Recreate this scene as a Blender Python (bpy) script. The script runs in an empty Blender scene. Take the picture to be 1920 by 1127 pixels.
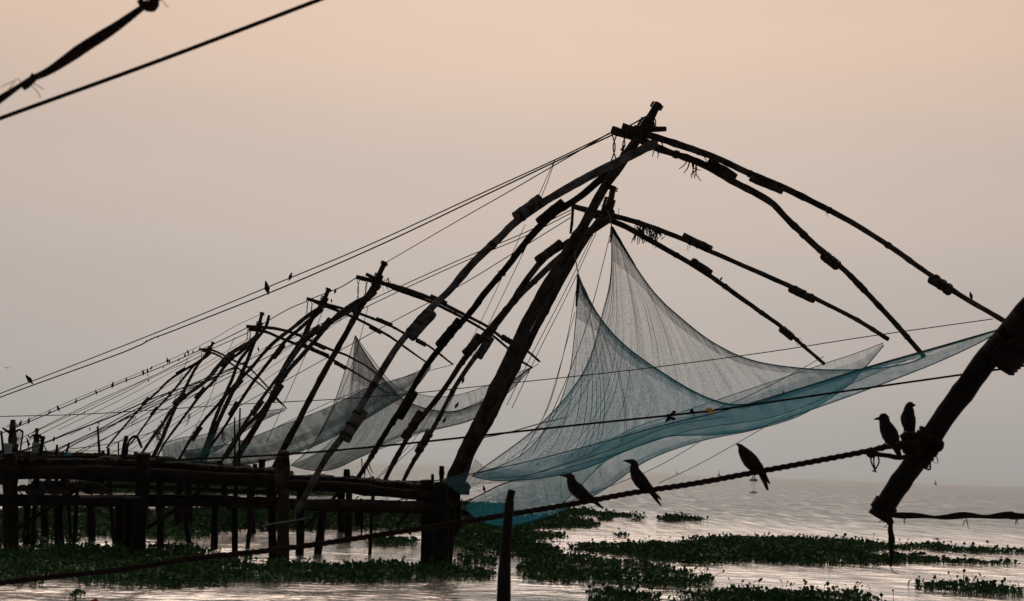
import bpy, math, random
import numpy as np
from mathutils import Vector, Matrix

S = bpy.context.scene
R = math.radians
random.seed(11)
rng = np.random.default_rng(11)

# ------------------------------------------------------------------ camera
FPX, CX, CY = 2640.0, 960.0, 563.5          # focal length in photo pixels, picture centre
CAM_H = 2.6
PITCH, ROLL = math.atan(311.0 / FPX), R(2.2)
cF = np.array([0, math.cos(PITCH), math.sin(PITCH)])
u0 = np.array([0, -math.sin(PITCH), math.cos(PITCH)])
r0 = np.array([1.0, 0, 0])
cR = math.cos(ROLL) * r0 + math.sin(ROLL) * u0
cU = -math.sin(ROLL) * r0 + math.cos(ROLL) * u0
cO = np.array([0, 0, CAM_H])
cam = bpy.data.cameras.new('camera')
cam.sensor_width = 36.0
cam.lens = FPX / 1920 * 36.0
cam.clip_start, cam.clip_end = 0.1, 20000
cam.dof.use_dof = True
cam.dof.focus_distance = 36.0
cam.dof.aperture_fstop = 5.6
camo = bpy.data.objects.new('camera', cam)
S.collection.objects.link(camo)
M = Matrix.Identity(4)
for i, v in enumerate((cR, cU, -cF)):
    for k in range(3):
        M[k][i] = v[k]
for k in range(3):
    M[k][3] = cO[k]
camo.matrix_world = M
S.camera = camo

# ------------------------------------------------------------------ sky and light
SUN_EL, SUN_AZ = 40.0, -1.0                  # hazy sun ahead, above the picture
world = bpy.data.worlds.new('World')
S.world = world
world.use_nodes = True
nt = world.node_tree
nt.nodes.clear()
def N(t, **kw):
    n = nt.nodes.new(t)
    for k, v in kw.items():
        setattr(n, k, v)
    return n
def L(a, b):
    nt.links.new(a, b)
wo = N('ShaderNodeOutputWorld')
bg = N('ShaderNodeBackground')
tc = N('ShaderNodeTexCoord')
sx = N('ShaderNodeSeparateXYZ')
L(tc.outputs['Generated'], sx.inputs[0])
ramp = N('ShaderNodeValToRGB')
ramp.color_ramp.interpolation = 'EASE'
els = ramp.color_ramp.elements
SKY = [(-0.05, (.40, .38, .355)), (0.0, (.415, .395, .370)), (0.10, (.515, .457, .420)), (0.20, (.620, .514, .448)),
       (0.31, (.810, .598, .466)), (0.52, (1.08, .82, .64)), (0.78, (.85, .70, .60)), (1.0, (.62, .54, .50))]
while len(els) < len(SKY):
    els.new(0.5)
for e, (p, c) in zip(els, SKY):
    e.position = (p + 0.05) / 1.05
    e.color = (*c, 1)
mr = N('ShaderNodeMapRange')
mr.inputs['From Min'].default_value = -0.05
mr.inputs['From Max'].default_value = 1.0
L(sx.outputs['Z'], mr.inputs['Value'])
L(mr.outputs[0], ramp.inputs[0])
# the sky dims smoothly away from the sun's side
dt = N('ShaderNodeVectorMath', operation='DOT_PRODUCT')
L(tc.outputs['Generated'], dt.inputs[0])
dt.inputs[1].default_value = (math.sin(R(SUN_AZ)), math.cos(R(SUN_AZ)), 0.0)
mx0 = N('ShaderNodeMath', operation='MAXIMUM')
L(dt.outputs['Value'], mx0.inputs[0])
mx0.inputs[1].default_value = 0.0
pw = N('ShaderNodeMath', operation='POWER')
L(mx0.outputs[0], pw.inputs[0])
pw.inputs[1].default_value = 1.6
az = N('ShaderNodeMath', operation='MULTIPLY_ADD')
L(pw.outputs[0], az.inputs[0])
az.inputs[1].default_value = 0.74
az.inputs[2].default_value = 0.28
mul = N('ShaderNodeMix', data_type='RGBA', blend_type='MULTIPLY')
mul.inputs[0].default_value = 1.0
L(ramp.outputs[0], mul.inputs[6])
L(az.outputs[0], mul.inputs[7])
sky = N('ShaderNodeTexSky', sky_type='NISHITA')
sky.sun_disc = False
sky.sun_elevation = R(SUN_EL)
sky.sun_rotation = R(SUN_AZ)
sky.dust_density = 8.0
sky.air_density = 1.0
sks = N('ShaderNodeMix', data_type='RGBA', blend_type='MULTIPLY')
sks.inputs[0].default_value = 1.0
L(sky.outputs[0], sks.inputs[6])
sks.inputs[7].default_value = (.05, .05, .05, 1)
mixs = N('ShaderNodeMix', data_type='RGBA')
mixs.inputs[0].default_value = 0.05
cm = N('ShaderNodeMapping')
cm.inputs['Scale'].default_value = (1.6, 1.6, 9.0)
cm.inputs['Rotation'].default_value = (0.0, 0.12, 0.0)
L(tc.outputs['Generated'], cm.inputs[0])
cn = N('ShaderNodeTexNoise')
cn.inputs['Scale'].default_value = 1.6
cn.inputs['Detail'].default_value = 4.0
L(cm.outputs[0], cn.inputs['Vector'])
cv = N('ShaderNodeMapRange')
cv.inputs['From Min'].default_value = .3
cv.inputs['From Max'].default_value = .7
cv.inputs['To Min'].default_value = .97
cv.inputs['To Max'].default_value = 1.03
L(cn.outputs['Fac'], cv.inputs['Value'])
mulc = N('ShaderNodeMix', data_type='RGBA', blend_type='MULTIPLY')
mulc.inputs[0].default_value = 1.0
L(mul.outputs[2], mulc.inputs[6])
L(cv.outputs[0], mulc.inputs[7])
L(mulc.outputs[2], mixs.inputs[6])
L(sks.outputs[2], mixs.inputs[7])
L(mixs.outputs[2], bg.inputs['Color'])
bg.inputs['Strength'].default_value = 1.0
L(bg.outputs[0], wo.inputs[0])

sun = bpy.data.lights.new('sun', 'SUN')
sun.energy = 0.5
sun.angle = R(60)
sun.color = (1.0, .88, .76)
suno = bpy.data.objects.new('sun', sun)
S.collection.objects.link(suno)
sd = Vector((math.sin(R(SUN_AZ)) * math.cos(R(SUN_EL)), math.cos(R(SUN_AZ)) * math.cos(R(SUN_EL)), math.sin(R(SUN_EL))))
suno.rotation_euler = sd.to_track_quat('Z', 'Y').to_euler()
suno.location = (0, 60, 60)

S.view_settings.view_transform = 'Standard'
S.view_settings.look = 'None'
S.view_settings.gamma = 1.0
S.view_settings.exposure = 0.0
S.view_settings.use_curve_mapping = False
S.render.engine = 'CYCLES'
S.cycles.use_denoising = True
S.cycles.transparent_max_bounces = 24
S.cycles.max_bounces = 6
S.cycles.volume_bounces = 1

# ------------------------------------------------------------------ helpers
def P(px, py, d):
    """point seen at photo pixel (px, py) at depth d metres"""
    return cO + d * (cF + (px - CX) / FPX * cR - (py - CY) / FPX * cU)
def W(px, py, z=0.0):
    """point of the water plane seen at a photo pixel"""
    v = P(px, py, 1.0) - cO
    return cO + v * ((z - CAM_H) / v[2])
def m_of(wpx, d):
    return wpx / FPX * d

def material(name):
    m = bpy.data.materials.new(name)
    m.use_nodes = True
    m.node_tree.nodes.clear()
    return m
class NT:
    def __init__(self, m):
        self.t = m.node_tree
    def n(self, ty, **kw):
        x = self.t.nodes.new(ty)
        for k, v in kw.items():
            setattr(x, k, v)
        return x
    def l(self, a, b):
        self.t.links.new(a, b)

def noise_mat(name, c1, c2, scale=8.0, rough=.9, bump=.4, stretch=(1, 1, 1), spec=.08, detail=6, bscale=None):
    m = material(name)
    t = NT(m)
    o = t.n('ShaderNodeOutputMaterial')
    b = t.n('ShaderNodeBsdfPrincipled')
    b.inputs['Roughness'].default_value = rough
    b.inputs['Specular IOR Level'].default_value = spec
    g = t.n('ShaderNodeTexCoord')
    mp = t.n('ShaderNodeMapping')
    mp.inputs['Scale'].default_value = stretch
    t.l(g.outputs['Object'], mp.inputs[0])
    no = t.n('ShaderNodeTexNoise')
    no.inputs['Scale'].default_value = scale
    no.inputs['Detail'].default_value = detail
    t.l(mp.outputs[0], no.inputs['Vector'])
    cr = t.n('ShaderNodeValToRGB')
    cr.color_ramp.elements[0].position = .35
    cr.color_ramp.elements[1].position = .68
    cr.color_ramp.elements[0].color = (*c1, 1)
    cr.color_ramp.elements[1].color = (*c2, 1)
    t.l(no.outputs['Fac'], cr.inputs[0])
    t.l(cr.outputs[0], b.inputs['Base Color'])
    n2 = t.n('ShaderNodeTexNoise')
    n2.inputs['Scale'].default_value = bscale or scale * 3
    n2.inputs['Detail'].default_value = 5
    t.l(mp.outputs[0], n2.inputs['Vector'])
    bp = t.n('ShaderNodeBump')
    bp.inputs['Strength'].default_value = bump
    bp.inputs['Distance'].default_value = .03
    t.l(n2.outputs['Fac'], bp.inputs['Height'])
    t.l(bp.outputs[0], b.inputs['Normal'])
    t.l(b.outputs[0], o.inputs[0])
    return m

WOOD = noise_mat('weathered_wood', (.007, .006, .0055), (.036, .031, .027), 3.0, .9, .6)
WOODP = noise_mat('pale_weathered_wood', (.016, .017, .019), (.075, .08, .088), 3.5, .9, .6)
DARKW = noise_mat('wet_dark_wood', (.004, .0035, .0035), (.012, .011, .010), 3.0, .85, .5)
ROPE = noise_mat('rope_fibre', (.012, .009, .007), (.035, .027, .02), 30, .95, .5)
FROPE = noise_mat('tarred_rope', (.006, .004, .004), (.018, .012, .010), 40, .95, .4)
BIRD = noise_mat('black_feathers', (.005, .005, .006), (.012, .012, .014), 30, .7, .2)
RED = noise_mat('red_cloth', (.16, .010, .008), (.24, .02, .014), 10, .8, .1)
SKIN = noise_mat('brown_skin', (.05, .025, .015), (.07, .035, .02), 10, .7, .1)
NAVY = noise_mat('navy_cloth', (.008, .008, .018), (.015, .014, .03), 10, .9, .2)
PALEBLUE = noise_mat('pale_blue_cloth', (.10, .14, .17), (.16, .21, .25), 6, .9, .2)
YELLOW = noise_mat('yellow_fibre', (.35, .22, .05), (.5, .34, .09), 10, .9, .1)
OCHRE = noise_mat('dull_ochre_cloth', (.05, .03, .008), (.09, .055, .015), 10, .9, .1)
MAROON = noise_mat('maroon_cloth', (.035, .004, .004), (.06, .008, .007), 10, .9, .1)
STEEL = noise_mat('grey_blue_paint', (.10, .15, .18), (.14, .19, .22), 3, .6, .1)
DARKHULL = noise_mat('dark_hull_paint', (.02, .02, .02), (.04, .035, .03), 3, .6, .1)
CARGO = noise_mat('mixed_sacks', (.01, .012, .012), (.05, .055, .06), 5, .9, .4)

def leaf_material():
    m = material('hyacinth_leaves')
    t = NT(m)
    o = t.n('ShaderNodeOutputMaterial')
    g = t.n('ShaderNodeNewGeometry')
    no = t.n('ShaderNodeTexNoise')
    no.inputs['Scale'].default_value = 5.0
    no.inputs['Detail'].default_value = 3
    t.l(g.outputs['Position'], no.inputs['Vector'])
    cr = t.n('ShaderNodeValToRGB')
    cr.color_ramp.elements[0].position = .3
    cr.color_ramp.elements[1].position = .7
    cr.color_ramp.elements[0].color = (.006, .024, .008, 1)
    cr.color_ramp.elements[1].color = (.021, .080, .020, 1)
    nb = t.n('ShaderNodeTexNoise')
    nb.inputs['Scale'].default_value = 38.0
    t.l(g.outputs['Position'], nb.inputs['Vector'])
    av = t.n('ShaderNodeMath', operation='MULTIPLY_ADD')
    t.l(nb.outputs['Fac'], av.inputs[0])
    av.inputs[1].default_value = .9
    av.inputs[2].default_value = -.45
    sm = t.n('ShaderNodeMath', operation='ADD')
    t.l(no.outputs['Fac'], sm.inputs[0])
    t.l(av.outputs[0], sm.inputs[1])
    ye = cr.color_ramp.elements.new(.86)
    ye.color = (.11, .12, .03, 1)
    t.l(sm.outputs[0], cr.inputs[0])
    b = t.n('ShaderNodeBsdfPrincipled')
    b.inputs['Roughness'].default_value = .5
    b.inputs['Specular IOR Level'].default_value = .06
    t.l(cr.outputs[0], b.inputs['Base Color'])
    tr = t.n('ShaderNodeBsdfTranslucent')
    t.l(cr.outputs[0], tr.inputs['Color'])
    mx = t.n('ShaderNodeMixShader')
    mx.inputs[0].default_value = .15
    t.l(b.outputs[0], mx.inputs[1])
    t.l(tr.outputs[0], mx.inputs[2])
    t.l(mx.outputs[0], o.inputs[0])
    return m
LEAF = leaf_material()

def net_material(name, c_low, c_top, cover_top, cover_low, streak=50.0):
    """fine knotted netting: part open holes, part twine, denser where it bunches; v runs down the cloth"""
    m = material(name)
    t = NT(m)
    o = t.n('ShaderNodeOutputMaterial')
    uv = t.n('ShaderNodeUVMap')
    sp = t.n('ShaderNodeSeparateXYZ')
    t.l(uv.outputs[0], sp.inputs[0])
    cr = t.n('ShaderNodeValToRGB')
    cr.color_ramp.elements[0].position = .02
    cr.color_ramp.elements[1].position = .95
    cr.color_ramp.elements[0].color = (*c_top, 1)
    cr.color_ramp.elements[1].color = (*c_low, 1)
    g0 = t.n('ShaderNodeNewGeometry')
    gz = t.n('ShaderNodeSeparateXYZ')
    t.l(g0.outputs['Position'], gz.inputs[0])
    hgt = t.n('ShaderNodeMapRange')          # top colour high up, low colour further down, by world height
    hgt.inputs['From Min'].default_value = 7.6
    hgt.inputs['From Max'].default_value = 4.4
    t.l(gz.outputs['Z'], hgt.inputs['Value'])
    t.l(hgt.outputs[0], cr.inputs[0])
    mp = t.n('ShaderNodeMapping')
    mp.inputs['Scale'].default_value = (streak, 1.6, 1)
    t.l(uv.outputs[0], mp.inputs[0])
    n1 = t.n('ShaderNodeTexNoise')
    n1.inputs['Scale'].default_value = 1.0
    n1.inputs['Detail'].default_value = 4
    n1.inputs['Roughness'].default_value = .65
    t.l(mp.outputs[0], n1.inputs['Vector'])
    g = t.n('ShaderNodeNewGeometry')
    n2 = t.n('ShaderNodeTexNoise')
    n2.inputs['Scale'].default_value = 22.0
    n2.inputs['Detail'].default_value = 2
    t.l(g.outputs['Position'], n2.inputs['Vector'])
    n3 = t.n('ShaderNodeTexNoise')           # specks of weed and litter caught in the mesh
    n3.inputs['Scale'].default_value = 9.0
    n3.inputs['Detail'].default_value = 3
    t.l(g.outputs['Position'], n3.inputs['Vector'])
    sk = t.n('ShaderNodeMapRange')
    sk.inputs['From Min'].default_value = .715
    sk.inputs['From Max'].default_value = .745
    t.l(n3.outputs['Fac'], sk.inputs['Value'])
    a = t.n('ShaderNodeMapRange')            # cover down the cloth
    a.inputs['To Min'].default_value = cover_top
    a.inputs['To Max'].default_value = cover_low
    a.inputs['From Max'].default_value = .9
    t.l(sp.outputs['Y'], a.inputs['Value'])
    s1 = t.n('ShaderNodeMapRange')
    s1.inputs['From Min'].default_value = .3
    s1.inputs['From Max'].default_value = .75
    s1.inputs['To Min'].default_value = .65
    s1.inputs['To Max'].default_value = 1.6
    t.l(n1.outputs['Fac'], s1.inputs['Value'])
    s2 = t.n('ShaderNodeMapRange')
    s2.inputs['From Min'].default_value = .3
    s2.inputs['From Max'].default_value = .7
    s2.inputs['To Min'].default_value = .62
    s2.inputs['To Max'].default_value = 1.38
    t.l(n2.outputs['Fac'], s2.inputs['Value'])
    k1 = t.n('ShaderNodeMath', operation='MULTIPLY')
    t.l(a.outputs[0], k1.inputs[0]); t.l(s1.outputs[0], k1.inputs[1])
    k2 = t.n('ShaderNodeMath', operation='MULTIPLY')
    t.l(k1.outputs[0], k2.inputs[0]); t.l(s2.outputs[0], k2.inputs[1])
    k3 = t.n('ShaderNodeMath', operation='MAXIMUM', use_clamp=True)
    t.l(k2.outputs[0], k3.inputs[0]); t.l(sk.outputs[0], k3.inputs[1])
    df = t.n('ShaderNodeBsdfDiffuse')
    tl = t.n('ShaderNodeBsdfTranslucent')
    dk = t.n('ShaderNodeMix', data_type='RGBA')
    t.l(sk.outputs[0], dk.inputs[0])
    t.l(cr.outputs[0], dk.inputs[6])
    dk.inputs[7].default_value = (.01, .012, .012, 1)
    t.l(dk.outputs[2], df.inputs[0]); t.l(dk.outputs[2], tl.inputs[0])
    mm = t.n('ShaderNodeMixShader')
    mm.inputs[0].default_value = .45
    t.l(df.outputs[0], mm.inputs[1]); t.l(tl.outputs[0], mm.inputs[2])
    tp = t.n('ShaderNodeBsdfTransparent')
    mx = t.n('ShaderNodeMixShader')
    t.l(k3.outputs[0], mx.inputs[0])
    t.l(tp.outputs[0], mx.inputs[1]); t.l(mm.outputs[0], mx.inputs[2])
    t.l(mx.outputs[0], o.inputs[0])
    return m
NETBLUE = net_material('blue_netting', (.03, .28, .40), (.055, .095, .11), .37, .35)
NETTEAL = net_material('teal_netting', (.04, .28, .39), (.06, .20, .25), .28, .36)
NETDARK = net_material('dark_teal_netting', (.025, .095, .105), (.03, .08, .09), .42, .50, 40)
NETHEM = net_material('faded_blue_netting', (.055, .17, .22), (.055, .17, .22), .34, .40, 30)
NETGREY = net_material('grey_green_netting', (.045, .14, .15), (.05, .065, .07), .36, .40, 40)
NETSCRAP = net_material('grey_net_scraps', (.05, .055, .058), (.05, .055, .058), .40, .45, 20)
CORD = noise_mat('net_cord', (.008, .014, .018), (.015, .03, .036), 20, .9, .2)
BLUECORD = noise_mat('blue_twine', (.02, .075, .10), (.03, .11, .15), 20, .9, .2)

def tag(o, label=None, cat=None, group=None, kind=None):
    if label: o['label'] = label
    if cat: o['category'] = cat
    if group: o['group'] = group
    if kind: o['kind'] = kind
    return o
def empty(name, loc, label=None, cat=None, group=None):
    o = bpy.data.objects.new(name, None)
    o.empty_display_size = .2
    o.location = [float(x) for x in loc]
    S.collection.objects.link(o)
    return tag(o, label, cat, group)
def mesh_obj(name, verts, faces, mat, parent=None, smooth=True, uvs=None):
    verts = np.asarray(verts, float)
    me = bpy.data.meshes.new(name)
    o = bpy.data.objects.new(name, me)
    if parent is not None:
        # parents are unrotated empties or meshes: store vertices relative to them
        p = np.array(world_loc(parent))
        me.from_pydata((verts - p).tolist(), [], faces)
        o.parent = parent
    else:
        c = verts.mean(0)
        c[2] = verts[:, 2].min()
        me.from_pydata((verts - c).tolist(), [], faces)
        o.location = c.tolist()
    if uvs is not None:
        ul = me.uv_layers.new(name='UVMap')
        idx = np.empty(len(me.loops), dtype=np.int32)
        me.loops.foreach_get('vertex_index', idx)
        ul.data.foreach_set('uv', np.asarray(uvs, np.float32)[idx].ravel())
    me.materials.append(mat)
    if smooth:
        me.polygons.foreach_set('use_smooth', np.ones(len(me.polygons), bool))
    me.update()
    S.collection.objects.link(o)
    return o
def world_loc(o):
    l = Vector(o.location)
    while o.parent is not None:
        o = o.parent
        l = l + Vector(o.location)
    return l

def catmull(pts, n):
    pts = np.asarray(pts, float)
    if len(pts) == 1:
        return np.repeat(pts, n, 0)
    if len(pts) == 2:
        t = np.linspace(0, 1, n)[:, None]
        return pts[0] * (1 - t) + pts[1] * t
    ext = np.vstack([2 * pts[0] - pts[1], pts, 2 * pts[-1] - pts[-2]])
    s = np.concatenate([[0], np.cumsum(np.linalg.norm(np.diff(pts[:, :3], axis=0), axis=1) + 1e-9)])
    q = np.linspace(0, s[-1], n)
    i = np.clip(np.searchsorted(s, q, side='right') - 1, 0, len(pts) - 2)
    t = ((q - s[i]) / (s[i + 1] - s[i]))[:, None]
    a, b, c, d = ext[i], ext[i + 1], ext[i + 2], ext[i + 3]
    return .5 * ((2 * b) + (c - a) * t + (2 * a - 5 * b + 4 * c - d) * t ** 2 + (3 * b - a - 3 * c + d) * t ** 3)

def path3(pts, ds):
    """pixel polyline + depths (one per point, or start and end) -> 3-D control points"""
    pts = np.asarray(pts, float)
    if len(ds) != len(pts):
        s = np.concatenate([[0], np.cumsum(np.linalg.norm(np.diff(pts, axis=0), axis=1))])
        ds = np.interp(s / s[-1], np.linspace(0, 1, len(ds)), ds)
    return np.array([P(x, y, d) for (x, y), d in zip(pts, ds)])

def tube(pts, rad, sides=8, rough=0.0, lobes=0, pitch=1.0, lobe=.2, cap=True, seed=None):
    pts = np.asarray(pts, float)
    n = len(pts)
    rad = np.interp(np.linspace(0, 1, n), np.linspace(0, 1, len(rad)), rad) if np.ndim(rad) else np.full(n, rad)
    tg = np.gradient(pts, axis=0)
    tg /= np.linalg.norm(tg, axis=1)[:, None] + 1e-12
    a = np.array([0, 0, 1.0]) if abs(tg[0][2]) < .9 else np.array([1.0, 0, 0])
    u = np.cross(tg[0], a); u /= np.linalg.norm(u)
    th = np.linspace(0, 2 * np.pi, sides, endpoint=False)
    V = np.empty((n, sides, 3))
    rr = np.random.default_rng(seed if seed is not None else random.randrange(10 ** 6))
    if rough:
        k = rr.normal(size=n)
        k = np.convolve(np.pad(k, 2, mode='edge'), [.15, .25, .2, .25, .15], 'valid')
        k = k + (rr.random(n) < .10) * rr.uniform(.8, 2.2, n)      # knots
        ang = rr.normal(size=(n, sides)) * .45
    s = np.concatenate([[0], np.cumsum(np.linalg.norm(np.diff(pts, axis=0), axis=1))])
    for i in range(n):
        u = u - tg[i] * np.dot(u, tg[i]); u /= np.linalg.norm(u)
        v = np.cross(tg[i], u)
        r = np.full(sides, rad[i])
        if lobes:
            r = r * (1 + lobe * np.cos(lobes * th - s[i] / pitch * 2 * np.pi))
        if rough:
            r = r * (1 + rough * (1.3 * k[i] + ang[i]))
        V[i] = pts[i] + (np.cos(th) * r)[:, None] * u + (np.sin(th) * r)[:, None] * v
    V = V.reshape(-1, 3)
    F = []
    for i in range(n - 1):
        for j in range(sides):
            j2 = (j + 1) % sides
            F.append((i * sides + j, i * sides + j2, (i + 1) * sides + j2, (i + 1) * sides + j))
    if cap:
        F.append(tuple(range(sides))[::-1])
        F.append(tuple((n - 1) * sides + j for j in range(sides)))
    return V, F

class MB:
    """collects shapes for one mesh"""
    def __init__(self):
        self.v, self.f, self.n = [], [], 0
    def add(self, V, F):
        self.v.append(np.asarray(V, float)); self.f += [tuple(i + self.n for i in f) for f in F]; self.n += len(V)
        return self
    def box(self, lo, hi):
        x0, y0, z0 = lo; x1, y1, z1 = hi
        return self.add([(x0, y0, z0), (x1, y0, z0), (x1, y1, z0), (x0, y1, z0), (x0, y0, z1), (x1, y0, z1), (x1, y1, z1), (x0, y1, z1)],
                        [(0, 3, 2, 1), (4, 5, 6, 7), (0, 1, 5, 4), (1, 2, 6, 5), (2, 3, 7, 6), (3, 0, 4, 7)])
    def build(self, name, mat, parent=None, smooth=True):
        return mesh_obj(name, np.vstack(self.v), self.f, mat, parent, smooth)

def arclen(p):
    return float(np.linalg.norm(np.diff(p, axis=0), axis=1).sum())

def pole(name, pts3, w0, w1, mat=None, parent=None, rough=.065, sides=9, step=.16, wob=.035):
    """a knobbly natural pole along 3-D control points, w = diameters in metres"""
    mat = mat or WOOD
    n = max(6, int(arclen(np.asarray(pts3)) / step))
    p = catmull(pts3, n)
    k = rng.normal(size=(n, 3))
    for _ in range(2):
        k = (np.roll(k, 1, 0) + k + np.roll(k, -1, 0)) / 3
    p = p + k * wob * min(w0, w1) * 1.2
    ln = arclen(p)
    nk = int(ln / 1.25)
    if nk >= 3:
        off = rng.normal(size=(nk + 1, 3)) * min(.05 * min(w0, w1), .012)
        off[0] = off[-1] = 0
        p = p + np.stack([np.interp(np.linspace(0, nk, n), np.arange(nk + 1), off[:, c]) for c in range(3)], 1)
    V, F = tube(p, np.linspace(w0, w1, n) / 2, sides, rough)
    return mesh_obj(name, V, F, mat, parent)

def along(p, t):
    s = np.concatenate([[0], np.cumsum(np.linalg.norm(np.diff(p, axis=0), axis=1))])
    return np.array([np.interp(t * s[-1], s, p[:, k]) for k in range(3)])

def ring_wraps(mb, c, axis, r, count, pitch, thick):
    axis = axis / np.linalg.norm(axis)
    a = np.array([0, 0, 1.0]) if abs(axis[2]) < .9 else np.array([1.0, 0, 0])
    u = np.cross(axis, a); u /= np.linalg.norm(u); v = np.cross(axis, u)
    n = count * 10 + 1
    th = np.linspace(0, 2 * np.pi * count, n)
    pts = c + (np.cos(th) * r)[:, None] * u + (np.sin(th) * r)[:, None] * v + (np.linspace(-.5, .5, n) * pitch * count)[:, None] * axis
    mb.add(*tube(pts, thick, 5))

def frayed(mb, c, length, n, spread, thick=.006):
    for _ in range(n):
        s = c + rng.normal(size=3) * spread
        e = s + np.array([rng.normal() * length * .25, rng.normal() * length * .25, -length * rng.uniform(.4, 1.1)])
        m_ = (s + e) / 2 + rng.normal(size=3) * length * .12
        mb.add(*tube(catmull([s, m_, e], 6), [thick, thick * .5], 4))

def add_splices(arm, pts3, spots, parent_px_len, w, mat, d):
    """short logs lashed alongside a pole where two lengths are joined; spots are (pixel x, pixel y, pixel length)"""
    dense = catmull(pts3, 200)
    for (sx_, sy_, ln) in spots:
        # nearest point of the pole by image position
        q = dense - cO
        dep = q @ cF
        ix = CX + FPX * (q @ cR) / dep
        iy = CY - FPX * (q @ cU) / dep
        i = int(np.argmin((ix - sx_) ** 2 + (iy - sy_) ** 2))
        i = min(max(i, 3), len(dense) - 4)
        ax = dense[i + 3] - dense[i - 3]; ax /= np.linalg.norm(ax)
        half = m_of(ln, dep[i]) / 2
        side = np.cross(ax, cF); side /= np.linalg.norm(side)
        if side[2] > 0: side = -side
        off = side * w * .50 * rng.choice([-1, 1]) + np.array([0, -1, 0]) * w * .2
        a, b = dense[i] + off - ax * half, dense[i] + off + ax * half
        lg = pole('splice_log', [a, (a + b) / 2 + rng.normal(size=3) * .01, b], w * 1.5, w * 1.4, mat, arm, rough=.06, sides=10, step=.09, wob=.03)
        mb = MB()
        for t in (-.7, 0.05, .7):
            ring_wraps(mb, dense[i] + off * .62 + ax * half * t, ax, w * .84, 4, .022, .010)
        tag(mb.build('lashing', ROPE, lg), kind='stuff')

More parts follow.
